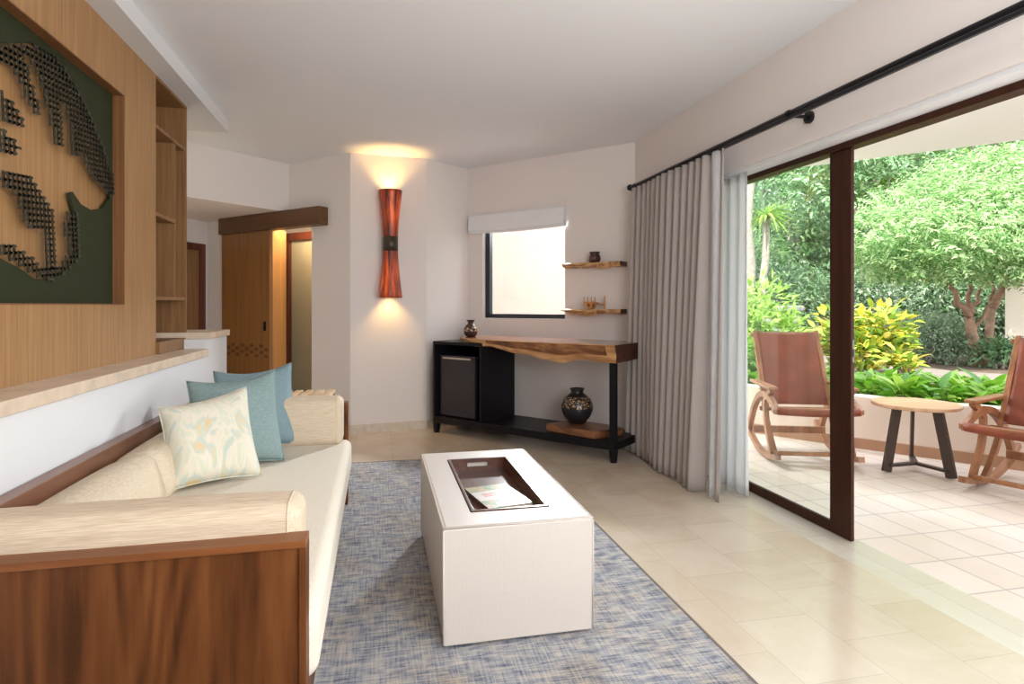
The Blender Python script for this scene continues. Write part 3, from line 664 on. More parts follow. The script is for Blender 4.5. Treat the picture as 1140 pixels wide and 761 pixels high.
mb.add(vs, [(i*n_+k, i*n_+(k+1)%n_, (i+1)*n_+(k+1)%n_, (i+1)*n_+k) for i in range(40) for k in range(n_)])
o = mb.build('lamp_shade', sconce_mat(), sc, smooth=True); sm = o.modifiers.new('t', 'SOLIDIFY'); sm.thickness = .004; sm.offset = -1
MB().lathe([(.0745, -.07), (.0725, 0), (.0745, .07)], 36).build('waist_band', plain('dark_band', (.04, .028, .012), .4), sc, smooth=True)
mb = MB(); mb.bar((0, 0, 0), (-nC.x * .098, -nC.y * .098, 0), .07, .12); mb.build('wall_mount', M_iron, sc)
M_bulb = plain('lit_bulb', (1, .8, .5), .5); M_bulb.node_tree.nodes['Principled BSDF'].inputs['Emission Color'].default_value = (1, .72, .34, 1); M_bulb.node_tree.nodes['Principled BSDF'].inputs['Emission Strength'].default_value = 9
for sg in (1, -1):
    MB().lathe([(.012, -.04), (.028, -.02), (.03, 0), (.022, .025), (.008, .035)], 16, (0, 0, sg * .40)).build('bulb', M_bulb, sc, smooth=True)
    l = bpy.data.lights.new('sconce_bulb_light', 'SPOT'); l.energy = 17 if sg > 0 else 10; l.color = (1, .58, .18); l.spot_size = math.radians(100); l.spot_blend = .8; l.shadow_soft_size = .03
    lo = bpy.data.objects.new('sconce_bulb_light', l); C.objects.link(lo); lo.parent = sc; lo.location = (0, 0, sg * .45); lo.rotation_euler = (PI, 0, 0) if sg > 0 else (0, 0, 0)

# ------------------------------------------------------------------ rug
rug = MB().box((-.98, .75, .0005), (1.212, 4.93, .012)); rug = rug.build('area_rug', M_rug); tag(rug, 'large distressed blue and grey beige area rug under sofa and ottoman', 'rug')
bd = MB(); bd.box((1.208, .75, .0005), (1.219, 4.93, .013)); bd.box((-.98, 4.925, .0005), (1.219, 4.935, .013)); bd.build('rug_binding', plain('grey_brown_binding', (.16, .13, .11), .9), rug, world=True)

# ------------------------------------------------------------------ console table with live edge top
PF = Vector((1.80, 4.54)); PB = Vector((.537, 6.011)); tT = (PF - PB).normalized(); nT = Vector((tT.y, -tT.x)); nT = nT if nT.y > 0 else -nT
LT = (PF - PB).length
ct = empty('console_table', (PB.x, PB.y, 0), 'long black console with a thick live edge wooden top under the small window', 'console table', rz=math.atan2(tT.y, tT.x))
# local: x along the front (0 = left), y = -nT?  front edge y=0, back is +y or -y
sgn = 1 if (Vector((-tT.y, tT.x)) - nT).length < .1 else -1
def LY(y): return y * sgn
def lb(x0, x1, y0, y1, z0, z1): return MB().box((x0, min(LY(y0), LY(y1)), z0), (x1, max(LY(y0), LY(y1)), z1))
DT = .52
def xloc(px, y=0.0):   # local x on the front plane hit by pixel column px
    P = PB + nT * y; Q = PF + nT * y; p = pl(px, 340, P, Q); return (Vector(xy(p)) - P).dot(tT)
LE = xloc(684.5)
lb(0, LE, 0, DT, .10, .165).build('base_shelf', M_black, ct, bevel=.003)
xa, xb = xloc(485), xloc(534.5); xc2 = xb + .012
lb(0, .022, 0.0, DT, .165, .90).build('side_panel', M_black, ct); lb(0.022, xc2, DT - .02, DT, .165, .90).build('back_panel', M_black, ct)
lb(xb - .01, xb + .012, .0, DT - .02, .165, .88).build('side_panel', M_black, ct); lb(0.022, xc2, 0.001, DT - .02, .87, .90).build('cabinet_top', M_black, ct)
for xx in (0, LE - .055):
    for yy in (0, DT - .055):
        mb = MB(); b_ = [(xx, LY(yy)), (xx + .055, LY(yy)), (xx + .055, LY(yy + .055)), (xx, LY(yy + .055))]
        cx, cy = xx + (.018 if xx == 0 else .037), LY(yy + .027)
        v8 = [(cx + (x - cx) * .7, cy + (y - cy) * .7, 0) for x, y in b_] + [(x, y, .10) for x, y in b_]
        fs = [(0,3,2,1),(4,5,6,7),(0,1,5,4),(1,2,6,5),(2,3,7,6),(3,0,4,7)]
        if sgn < 0: fs = [q[::-1] for q in fs]
        mb.add(v8, fs); mb.build('leg', M_black, ct)
for yy in (0, DT - .05): lb(LE - .05, LE, yy, yy + .05, .165, .80).build('post', M_black, ct, bevel=.002)
# slab
zt = .94
def slab(mb, x0, x1, front, bottom, depth, zt, n=90, jit=.006, seed=1, lip=.045):
    rr = random.Random(seed); vs = []; ph = [rr.random()*6 for _ in range(5)]
    for i in range(n + 1):
        k = i / n; x = x0 + (x1 - x0) * k; fy = front(k) + jit*math.sin(23*k + ph[0]) + jit*.6*math.sin(51*k + ph[1]); bt = bottom(k)
        zb = zt - bt; e = lip * (.7 + .3*math.sin(17*k + ph[2]))
        cs = [(depth, zt), (fy + .004, zt), (fy - .004, zt - .008), (fy + e*.25 + .004*math.sin(40*k), zt - bt*.4), (fy + e*.65 + .006*math.sin(33*k + 1), zt - bt*.62), (fy + e*.45, zb + bt*.16), (fy + e*.8, zb), (depth, zb + bt*.1)]
        vs += [(x, LY(y), z) for y, z in cs]
    m = 8; fs = [(i*m+j, i*m+(j+1)%m, (i+1)*m+(j+1)%m, (i+1)*m+j) for i in range(n) for j in range(m)]
    fs += [tuple(range(m))[::-1], tuple(n*m + j for j in range(m))]
    if sgn > 0: fs = [q[::-1] for q in fs]
    mb.add(vs, fs)
def interp(pts):
    def g(k):
        for (a, va), (b, vb) in zip(pts, pts[1:]):
            if k <= b: u = (k - a) / (b - a); u = u*u*(3-2*u); return va + (vb - va) * u
        return pts[-1][1]
    return g
x0s = .10
mb = MB(); slab(mb, x0s, LE + .02, interp([(0, .30), (.08, .12), (.2, .0), (.5, -.05), (.75, -.05), (1, -.03)]), interp([(0, .035), (.12, .045), (.22, .075), (.33, .065), (.5, .11), (.66, .15), (.74, .165), (.84, .13), (.92, .145), (1, .145)]), DT + .02, zt)
o = mb.build('live_edge_top', M_slab, ct)
o.data.materials.append(M_live); o.data.materials.append(M_enddk); o.data.materials.append(M_heart)
for i, p in enumerate(o.data.polygons):
    if i < 90 * 8 and i % 8 in (1, 4, 5): p.material_index = 1
    if i < 90 * 8 and i % 8 in (2, 3): p.material_index = 3 if (26 < i // 8 < 86) else 1
    if i == 90 * 8 + 1: p.material_index = 2
def T(x, y, z): # table-local to world
    p = PB + tT * x + nT * y; return Vector((p.x, p.y, z))
rzT = math.atan2(tT.y, tT.x)
# mini fridge
fx0, fx1 = xloc(490, .05), xloc(528.5, .05)
def fz(py, px=510, y=.05): p = T(xloc(px, y), y, 0); d = p.x*s_ + p.y*c_; return h - (py - 340)/f*d
mf = empty('mini_fridge', T((fx0+fx1)/2, .2, .165), 'small dark grey mini fridge inside the left bay of the black console', 'mini fridge', rz=rzT)
wf = fx1 - fx0; zf1 = fz(396) - .165
mb = MB(); mb.box((-wf/2, LY(.27) if sgn < 0 else LY(-.11), 0), (wf/2, LY(-.11) if sgn < 0 else LY(.27), zf1)); mb.build('body', M_black, mf)
a_, b_ = sorted((LY(-.15), LY(-.112))); fd_ = MB().box((-wf/2, a_, .012), (wf/2, b_, zf1 - .0)).build('fridge_door', M_fridge, mf, bevel=.004)
a_, b_ = sorted((LY(-.158), LY(-.148))); MB().box((-wf/2 + .04, a_, zf1 - .035), (wf/2 - .05, b_, zf1 - .018)).build('handle_strip', M_steel, fd_)
# board on lower shelf and black vase
bx0, bx1 = xloc(612, .08), xloc(664, .02)
bd = empty('wooden_board', T((bx0+bx1)/2, .22, .165), 'chunky brown wooden board on the low shelf of the black console', 'board', rz=rzT)
pb = [(-(bx1-bx0)/2 - .03, LY(-.15)), ((bx1-bx0)/2 - .02, LY(-.21)), ((bx1-bx0)/2 + .10, LY(.08)), ((bx1-bx0)/2 + .02, LY(.13)), (-(bx1-bx0)/2 + .06, LY(.16))]
if sgn < 0: pb = pb[::-1]
MB().prism(pb, 0, .062).build('board_slab', M_plank, bd, bevel=.006)
def vase_mat(name, lo, hi, base, band):
    m, n, b = new_mat(name); L = n.links; tc = n.nodes.new('ShaderNodeTexCoord'); sx = n.nodes.new('ShaderNodeSeparateXYZ'); L.new(tc.outputs['Object'], sx.inputs[0])
    vo = n.nodes.new('ShaderNodeTexVoronoi'); vo.inputs['Scale'].default_value = 38; vo.feature = 'DISTANCE_TO_EDGE'; L.new(tc.outputs['Object'], vo.inputs['Vector'])
    lt = n.nodes.new('ShaderNodeMath'); lt.operation = 'GREATER_THAN'; lt.inputs[1].default_value = .16; L.new(vo.outputs['Distance'], lt.inputs[0])
    g = n.nodes.new('ShaderNodeMath'); g.operation = 'GREATER_THAN'; g.inputs[1].default_value = lo; l = n.nodes.new('ShaderNodeMath'); l.operation = 'LESS_THAN'; l.inputs[1].default_value = hi
    L.new(sx.outputs['Z'], g.inputs[0]); L.new(sx.outputs['Z'], l.inputs[0])
    m1 = n.nodes.new('ShaderNodeMath'); m1.operation = 'MULTIPLY'; m2 = n.nodes.new('ShaderNodeMath'); m2.operation = 'MULTIPLY'
    L.new(g.outputs[0], m1.inputs[0]); L.new(l.outputs[0], m1.inputs[1]); L.new(m1.outputs[0], m2.inputs[0]); L.new(lt.outputs[0], m2.inputs[1])
    mm = n.nodes.new('ShaderNodeMix'); mm.data_type = 'RGBA'; L.new(m2.outputs[0], mm.inputs[0]); mm.inputs[6].default_value = (*base, 1); mm.inputs[7].default_value = (*band, 1)
    L.new(mm.outputs[2], b.inputs['Base Color']); b.inputs['Roughness'].default_value = .28; return m
vp = T(xloc(642.5, .25), .25, .227)
vs_big = MB().lathe([(.055, 0), (.075, .012), (.115, .06), (.138, .12), (.137, .165), (.115, .215), (.075, .25), (.056, .262), (.052, .28), (.064, .297), (.066, .303), (.056, .303), (.046, .285), (.05, .26)], 40, (vp.x, vp.y, vp.z)).build('black_vase', vase_mat('incised_black_clay', .14, .235, (.018, .017, .02), (.42, .27, .14)), smooth=True)
tag(vs_big, 'round black clay vase with an incised tan band on the wooden board', 'vase')
vp = T(xloc(524, .26), .26, zt + .0005)
mb = MB().lathe([(.045, 0), (.062, .02), (.072, .055), (.068, .085), (.048, .115), (.028, .13), (.026, .145), (.044, .165), (.046, .168), (.036, .168), (.02, .145)], 32, (vp.x, vp.y, vp.z)).build('striped_vase', vase_mat('banded_clay', .055, .10, (.055, .026, .018), (.50, .36, .22)), smooth=True)
tag(mb, 'small dark banded vase on the left end of the live edge top', 'vase')

# ------------------------------------------------------------------ wall shelves
def shelf(z, pxl, pxr, label):
    dp = .16; Pq = Vector(xy(C3)) + nW * dp; Qq = Vector(xy(C4)) + nW * dp
    a = pl(pxl, 340, Pq, Qq); b = pl(pxr, 340, Pq, Qq); L_ = (b - a).length
    base = Vector((a.x - nW.x*dp, a.y - nW.y*dp, 0)); 
    o = empty('floating_shelf', (base.x, base.y, z), label, 'shelf', 'live edge wall shelves', rz=math.atan2(tW.y, tW.x))
    rr = random.Random(int(z*100)); mb = MB(); vs = []; n = 40
    s2 = 1 if (Vector((-tW.y, tW.x)) - nW).length < .1 else -1
    for i in range(n+1):
        k = i/n; x = L_*k; fy = dp - .012*math.sin(9*k+z*5) - .006*math.sin(27*k); und = .03 + .012*math.sin(8*k + z*9) - (.022*(1-k*14) if k < .07 else 0)
        for y, zz in ((.001, .022), (fy-.018, .022), (fy-.004, .014), (fy-.0, .002), (fy-.02, .022-und-.018), (.001, -.022)): vs.append((x, y*s2, zz))
    m = 6; fs = [(i*m+j, i*m+(j+1)%m, (i+1)*m+(j+1)%m, (i+1)*m+j) for i in range(n) for j in range(m)] + [tuple(range(m))[::-1], tuple(n*m+j for j in range(m))]
    if s2 < 0: fs = [q[::-1] for q in fs]
    mb.add(vs, fs); q_ = mb.build('shelf_board', M_shelf, o); q_.data.materials.append(M_enddk)
    q_.data.polygons[-1].material_index = 1; q_.data.polygons[-2].material_index = 1
    return base, L_
def shz(py, px=660):
    Pq = Vector(xy(C3)) + nW*.12; Qq = Vector(xy(C4)) + nW*.12; p = pl(px, 340, Pq, Qq); d = p.x*s_+p.y*c_; return h-(py-340)/f*d
def shp(px, z, o=.09):
    Pq = Vector(xy(C3)) + nW*o; Qq = Vector(xy(C4)) + nW*o; p = pl(px, 340, Pq, Qq); return Vector((p.x, p.y, z))
za, zb = shz(294.5), shz(346.5)
shelf(za, 625, 690, 'upper live edge wooden shelf on the wall beside the window, holding a brown pot')
shelf(zb, 625, 690, 'lower live edge wooden shelf on the wall beside the window, holding an ornament')
p_ = shp(662, za + .022); o = MB().lathe([(.035, 0), (.052, .012), (.058, .035), (.052, .062), (.042, .075), (.05, .095), (.052, .098), (.042, .098), (.034, .078)], 28, tuple(p_)).build('brown_pot', vase_mat('glazed_brown', .03, .05, (.055, .016, .012), (.16, .06, .04)), smooth=True)
tag(o, 'small squat reddish brown pot on the upper wall shelf', 'pot')
# little wooden ox cart style ornament
oc = empty('wooden_ornament', shp(659, zb + .022), 'small carved tan wooden cart ornament with a round wheel on the lower wall shelf', 'ornament', rz=math.atan2(tW.y, tW.x))
M_orn = wood('ornament_wood', [(.36, .15, .04), (.55, .26, .08), (.62, .33, .12)], (1, 1, 1), 30, .4)
MB().box((-.075, -.035, .045), (.055, .035, .065)).build('cart_bed', M_orn, oc, bevel=.002)
for k in range(4): MB().sweep([(-.068 + .038*k, s2y, .065) for s2y in (-.03,)] + [(-.068 + .038*k, -.03, .115)], [.005, .004], 8).build('stake', M_orn, oc)
for yy in (-.042, .042):
    mb = MB(); n_ = 24; r_ = .036
    mb.sweep([(-.01, yy - .005, .036), (-.01, yy + .005, .036)], r_, n_); wh = mb.build('wheel', M_orn, oc)
    mb = MB(); mb.sweep([(-.01, yy - .0075, .036), (-.01, yy + .0075, .036)], .015, 14); mb.build('hub', plain('dark_red_hub', (.16, .02, .02), .4), wh)
MB().bar((.05, 0, .045), (.135, 0, .04), .012, .012).build('cart_pole', M_orn, oc)
MB().bar((.13, 0, 0), (.13, 0, .12), .012, .012, (1, 0, 0)).build('cart_post', M_orn, oc)

# ------------------------------------------------------------------ sofa
SX = -.2; SY0, SY1 = 1.63, 3.98; ZT = .665
sf = empty('sofa', (-.67, 2.8, .012), 'long walnut framed sofa with cream cushions along the left half wall', 'sofa')
g0 = .012
MB().box((XL + .02, SY0 + .07, g0 + .02), (SX, SY1 - .07, .235)).build('base', M_walnut, sf, world=True, bevel=.004)
for ya, yb in ((SY0 + .008, SY0 + .055), (SY1 - .055, SY1 - .008)):
    MB().box((XL + .01, ya, g0), (SX + .004, yb, .63)).build('end_panel', M_walnut, sf, world=True)
ZA = .648
for ya, yb in ((SY0, SY0 + .075), (SY1 - .075, SY1)):
    MB().box((XL + .004, ya, ZA - .018), (SX + .022, yb, ZA)).build('arm_cap', M_walcap, sf, world=True, bevel=.002)
    MB().box((SX + .004, ya, g0), (SX + .022, yb, ZA - .018)).build('front_post', M_walnut, sf, world=True, bevel=.002)
MB().box((XL + .003, SY0 + .07, .2), (XL + .062, SY1 - .07, ZT)).build('back_rail', M_walrail, sf, world=True, bevel=.003)
ms = .5 * (SY0 + SY1)
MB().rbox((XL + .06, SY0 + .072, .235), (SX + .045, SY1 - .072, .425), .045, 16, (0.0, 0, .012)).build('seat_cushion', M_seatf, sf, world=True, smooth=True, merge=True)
for ya, yb in ((SY0 + .24, ms - .003), (ms + .003, SY1 - .24)):
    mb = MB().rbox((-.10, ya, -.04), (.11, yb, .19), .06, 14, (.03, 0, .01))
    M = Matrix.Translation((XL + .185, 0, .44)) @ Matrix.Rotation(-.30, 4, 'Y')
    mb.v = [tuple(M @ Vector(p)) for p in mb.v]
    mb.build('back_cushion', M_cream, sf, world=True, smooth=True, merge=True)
for ya, yb in ((SY0 + .072, SY0 + .245), (SY1 - .245, SY1 - .072)):
    zq = .718 if ya < 2 else .70
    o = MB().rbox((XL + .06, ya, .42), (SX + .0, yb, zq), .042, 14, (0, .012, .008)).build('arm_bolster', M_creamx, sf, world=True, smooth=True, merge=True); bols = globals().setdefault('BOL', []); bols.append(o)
# welt seam on the near bolster's front end
def loop(x, y0, y1, z0, z1, r, n=8):
    pts = []
    for cx, cz, a0 in ((y1-r, z1-r, 0), (y0+r, z1-r, PI/2), (y0+r, z0+r, PI), (y1-r, z0+r, 3*PI/2)):
        for i in range(n+1): a = a0 + PI/2*i/n; pts.append((x, cx + r*math.cos(a), cz + r*math.sin(a)))
    return pts + [pts[0]]
for ya, yb in ((SY0 + .072, SY0 + .245), (SY1 - .245, SY1 - .072)): MB().sweep(loop(SX - .034, ya - .001, yb + .001, .419, .719 if ya < 2 else .701, .042), .002, 6).build('welt_seam', M_cream, BOL[0 if ya < 2 else 1], world=True, smooth=True)

def pillow(name, BL, BR, size_h, tilt, thick, mat, label, tl=0, tr=0, sag=.0):
    BL = Vector(BL); BR = Vector(BR); r = (BR - BL); wd = r.length; r.normalize(); n0 = Vector((r.y, -r.x, 0)).normalized()
    up = (-n0 * math.sin(tilt) + Vector((0, 0, 1)) * math.cos(tilt)).normalized(); nn = r.cross(up).normalized()
    n = 26; mb = MB(); vs = []
    o = empty(name, (BL + BR) / 2, label, 'pillow')
    for sg in (1, -1):
        vs = []
        for i in range(n+1):
            for j in range(n+1):
                u = -1 + 2*i/n; v = -1 + 2*j/n
                su = math.sin(u*PI/2)*.35 + u*.65; sv = math.sin(v*PI/2)*.35 + v*.65; u, v = su, sv
                t = (max(0, 1-u**4) ** .62) * (max(0, 1-v**4) ** .62) * (1 + .10*math.sin(5*u+3*v))
                xx = u*(1 - .075*(1-v*v)); yy = v*(1 - .075*(1-u*u)) - sag*max(0, v)*(1-u*u) - (tl*(1-u) + tr*(1+u))*max(0, v)
                p = r*(xx*wd/2) + up*((yy+1)*size_h/2) + nn*(sg*t*thick/2)
                # slump: lower part a bit fuller
                p += nn*(sg*.15*thick*max(0, t)*(.5-.5*v)*.4)
                vs.append(p)
        m = n+1; fs = [(i*m+j, (i+1)*m+j, (i+1)*m+j+1, i*m+j+1) for i in range(n) for j in range(n)]
        if sg < 0: fs = [q[::-1] for q in fs]
        mb.add(vs, fs)
    cv = mb.build('cover', mat, o, smooth=True, merge=True)
    e = []
    for k in range(4*20):
        a, b = divmod(k, 20); q = -1 + 2*b/20
        u, v = ((q, -1), (1, q), (-q, 1), (-1, -q))[a]
        e.append(r*(u*(1-.075*(1-v*v))*wd/2) + up*((v*(1-.075*(1-u*u)) - sag*max(0, v)*(1-u*u) - (tl*(1-u) + tr*(1+u))*max(0, v) + 1)*size_h/2))
    MB().sweep(e + [e[0]], .0035, 6).build('seam_piping', mat, cv, smooth=True)
    return o
ZS = .436
pillow('throw_pillow', (-.885, 2.875, ZS+.012), (-.535, 3.065, ZS+.012), .45, .52, .17, M_pat, 'cream pillow with marbled blue and ochre pattern, nearest on the sofa', tl=.14, tr=-.01, sag=.02)
pillow('throw_pillow', (-.88, 3.20, ZS+.005), (-.475, 3.36, ZS+.005), .50, .42, .16, M_teal, 'green teal pillow in the middle, right behind the patterned pillow', tl=.07, tr=0, sag=.08)
pillow('throw_pillow', (-.86, 3.60, ZS+.005), (-.455, 3.75, ZS+.005), .48, .34, .15, M_teal2, 'blue teal pillow farthest back, beside the far sofa arm', tl=.04, tr=-.02, sag=.10)

# slatted bench behind the sofa
bn = empty('slatted_bench', (-.66, 4.62, 0), 'low light wooden slatted bench behind the far sofa arm', 'bench', rz=-.1)
M_bn = wood('light_bench_wood', [(.42, .26, .13), (.60, .42, .25), (.70, .52, .33)], (1, .1, 1), 16, .5)
for k in range(9): MB().box((-.34 + .078*k, -.19, .59), (-.34 + .078*k + .05, .19, .615)).build('slat', M_bn, bn, bevel=.002)
for yy in (-.17, .15): MB().box((-.34, yy, .56), (.334, yy + .02, .59)).build('rail', M_walrail, bn)
for xx in (-.34, .30):
    for yy in (-.17, .13): MB().box((xx, yy, 0.0), (xx + .034, yy + .036, .56)).build('leg', M_walrail, bn)

# ------------------------------------------------------------------ ottoman with tray
OX0, OX1, OY0, OY1, OZ = .232, .80, 2.18, 3.305, .45
tx0, tx1, ty0, ty1 = .352, .672, 2.325, 3.14
ot = empty('ottoman', ((OX0+OX1)/2, (OY0+OY1)/2, .012), 'large white embossed leatherette box ottoman on the blue rug', 'ottoman')
# shell = outer box with opening in the top
mb = MB(); r_ = .012; z0 = .018
def ring(x0, x1, y0, y1, z): return [(x0, y0, z), (x1, y0, z), (x1, y1, z), (x0, y1, z)]
rows = [ring(OX0+.03, OX1-.03, OY0+.03, OY1-.03, z0), ring(OX0+.004, OX1-.004, OY0+.004, OY1-.004, z0+.006), ring(OX0, OX1, OY0, OY1, .2), ring(OX0, OX1, OY0, OY1, OZ-r_), ring(OX0+.004, OX1-.004, OY0+.004, OY1-.004, OZ-.003), ring(OX0+r_, OX1-r_, OY0+r_, OY1-r_, OZ),
        ring(tx0, tx1, ty0, ty1, OZ), ring(tx0, tx1, ty0, ty1, OZ-.072)]
vs = [p for r in rows for p in r]; fs = [(0,3,2,1)] + [(i*4+k, i*4+(k+1)%4, (i+1)*4+(k+1)%4, (i+1)*4+k) for i in range(len(rows)-1) for k in range(4)] + [tuple((len(rows)-1)*4+k for k in range(4))]
mb.add(vs, fs); mb.build('upholstered_body', M_otto, ot, world=True)
mb = MB(); mb.sweep(ring(OX0+.002, OX1-.002, OY0+.002, OY1-.002, OZ-.004) + [(OX0+.002, OY0+.002, OZ-.004)], .0035, 6); mb.build('top_piping', M_otto, ot, world=True, smooth=True)
for x in (OX0+.0, OX1-.0):
    for y in (OY0+.0, OY1-.0): MB().sweep([(x, y, .03), (x, y, OZ-.01)], .003, 6).build('corner_piping', M_otto, ot, world=True, smooth=True)
for x in (OX0+.05, OX1-.09):
    for y in (OY0+.05, OY1-.09): MB().box((x, y, .012), (x+.04, y+.04, .0185)).build('foot', M_black, ot, world=True)
tr = empty('serving_tray', ((tx0+tx1)/2, (ty0+ty1)/2, OZ-.07), 'dark walnut tray with slotted handles sunk into the ottoman top', 'tray')
M_tray = wood('tray_walnut', [(.045, .014, .007), (.085, .027, .012), (.12, .042, .018)], (1, .08, 1), 18, .28, .2)
g = .004; X0, X1, Y0_, Y1_ = tx0+g, tx1-g, ty0+g, ty1-g; wt = .012; zb_ = OZ-.07; zt_ = OZ+.004
MB().box((X0, Y0_, zb_), (X1, Y1_, zb_+.01)).build('tray_base', M_tray, tr, world=True)
for a, b in (((X0, Y0_), (X0+wt, Y1_)), ((X1-wt, Y0_), (X1, Y1_))): MB().box((*a, zb_+.01), (*b, zt_)).build('tray_side', M_tray, tr, world=True, bevel=.0015)
xm = (X0+X1)/2
for y in (Y0_, Y1_-wt):
    mb = MB(); hz0, hz1 = zt_-.042, zt_-.020
    mb.box((X0+wt, y, zb_+.01), (X1-wt, y+wt, hz0)); mb.box((X0+wt, y, hz1), (X1-wt, y+wt, zt_)); mb.box((X0+wt, y, hz0), (xm-.055, y+wt, hz1)); mb.box((xm+.055, y, hz0), (X1-wt, y+wt, hz1))
    mb.build('tray_handle_end', M_tray, tr, world=True)
# book and magazine in tray
def cover_mat():
    m, n, b = new_mat('printed_cover'); L = n.links; tc = n.nodes.new('ShaderNodeTexCoord'); sx = n.nodes.new('ShaderNodeSeparateXYZ'); L.new(tc.outputs['Object'], sx.inputs[0])
    t = n.nodes.new('ShaderNodeTexNoise'); t.inputs['Scale'].default_value = 26; t.inputs['Detail'].default_value = 5; L.new(tc.outputs['Object'], t.inputs['Vector'])
    r = n.nodes.new('ShaderNodeValToRGB'); cr = r.color_ramp; cr.elements[0].position = .35; cr.elements[0].color = (.10, .19, .08, 1); cr.elements[1].position = .7; cr.elements[1].color = (.45, .40, .30, 1)
    e = cr.elements.new(.5); e.color = (.30, .36, .20, 1); e = cr.elements.new(.6); e.color = (.50, .24, .10, 1); L.new(t.outputs['Fac'], r.inputs[0])
    r2 = n.nodes.new('ShaderNodeValToRGB'); r2.color_ramp.interpolation = 'CONSTANT'; c2 = r2.color_ramp; c2.elements[0].position = 0; c2.elements[0].color = (0, 0, 0, 1); c2.elements[1].position = .33; c2.elements[1].color = (1, 1, 1, 1)
    e = c2.elements.new(.74); e.color = (0, 0, 0, 1)
    mr = n.nodes.new('ShaderNodeMapRange'); mr.inputs[1].default_value = -.15; mr.inputs[2].default_value = .15; L.new(sx.outputs['Y'], mr.inputs[0]); L.new(mr.outputs[0], r2.inputs[0])
    mm = n.nodes.new('ShaderNodeMix'); mm.data_type = 'RGBA'; L.new(r2.outputs[0], mm.inputs[0]); L.new(r.outputs[0], mm.inputs[6]); mm.inputs[7].default_value = (.60, .57, .54, 1); L.new(mm.outputs[2], b.inputs['Base Color']); b.inputs['Roughness'].default_value = .3
    return m
M_cover = cover_mat(); M_pages = plain('paper_pages', (.62, .52, .42), .8, var=.1, vscale=80)
M_spine = plain('brown_cover', (.12, .05, .03), .4)
mg = empty('magazine', (.492, 2.575, zb_+.0105), 'thin brown magazine lying under the book in the tray', 'magazine', rz=.02)
MB().box((-.10, -.145, 0), (.10, .145, .0025)).build('back_cover', M_spine, mg); MB().box((-.098, -.143, .0025), (.098, .143, .007)).build('pages', M_pages, mg); MB().box((-.10, -.145, .007), (.10, .145, .0085)).build('front_cover', M_spine, mg)
bk_ = empty('book', (.515, 2.605, zb_+.0195), 'guide book with a white band on a green printed cover, lying in the tray', 'book', rz=.20)
MB().box((-.10, -.15, 0), (.10, .15, .003)).build('back_cover', M_spine, bk_); MB().box((-.097, -.147, .003), (.098, .147, .019)).build('pages', M_pages, bk_)
MB().box((-.10, -.15, .019), (.10, .15, .022)).build('front_cover', M_cover, bk_); MB().box((-.103, -.15, .0), (-.10, .15, .022)).build('spine', M_spine, bk_)
mb = MB()
for k, (a, b) in enumerate(((-.045, .02), (-.04, .0), (-.042, .012))): mb.box((a - .02, .03 - .016*k, .022), (b - .02, .038 - .016*k, .0226))
mb.build('cover_lettering', plain('red_print', (.5, .06, .04), .4), bk_)

# ------------------------------------------------------------------ terrace: planter wall, soffit, far building
PW = [(6.6, 1.4), (5.5, 2.75), (4.60, 3.90), (4.12, 4.57), (3.63, 5.34), (3.15, 6.2), (2.9, 7.4)]
def offset_poly(P, d):
    o = []
    for i, p in enumerate(P):
        a = Vector(P[max(i-1, 0)]); b = Vector(P[min(i+1, len(P)-1)]); t = (b-a).normalized(); o.append((p[0] + t.y*d, p[1] - t.x*d))
    return o
outp = offset_poly(PW, .15)
struct(MB().prism((PW + outp[::-1])[::-1], -.1, .455).build('planter_wall', M_ext2, bevel=.01))
inb = offset_poly(PW, -.015)
struct(MB().prism((inb + PW[::-1])[::-1], -.1, .085).build('baseboard_terrace', M_terra))
E1 = zpl(950, 179, 2.42); E2 = zpl(1140, 155.5, 2.42); dE = (Vector(xy(E2)) - Vector(xy(E1))).normalized()
ea = Vector(xy(E1)) - dE * 3.0; eb = Vector(xy(E2)) + dE * 4.5
M_soffit = plain('terrace_soffit_paint', (.88, .89, .86), .9)
kx = (XD + .06 - E1.x) / dE.x; es = Vector(xy(E1)) + dE * kx
struct(MB().prism([(XD + .06, -3.5), (eb.x, -3.5), tuple(eb), tuple(es)], 2.42, 2.75).build('terrace_ceiling', M_soffit))
# garden ground
GZ = .33
ground = [outp[0], outp[1], outp[2], outp[3], outp[4], outp[5], outp[6], (2.9, 40), (45, 40), (45, -6), (outp[0][0] + 1, outp[0][1] - 3)]
struct(MB().prism(ground[::-1], -.1, GZ).build('garden_ground', M_soil))
struct(MB().box((-40, 9.3, -.15), (2.9, 60, .1)).build('garden_lawn', M_grass))
def g2(px, d): p = at(px, d); return (p.x, p.y)
pp = [g2(700, 11.5), g2(860, 10.4), g2(960, 8.8), g2(1060, 7.4), g2(1180, 6.9), g2(1260, 6.6), g2(1260, 7.6), g2(1180, 7.7), g2(1060, 8.4), g2(975, 10.2), g2(880, 13.5), g2(760, 15.5)]
struct(MB().prism(pp[::-1], GZ, GZ + .015).build('garden_path', M_path))
bw = [g2(1119, 10.2), g2(1500, 8.6), g2(1500, 10.0), g2(1122, 11.4)]
struct(MB().prism(bw[::-1], GZ - .1, 2.7).build('garden_wall', M_ext2))

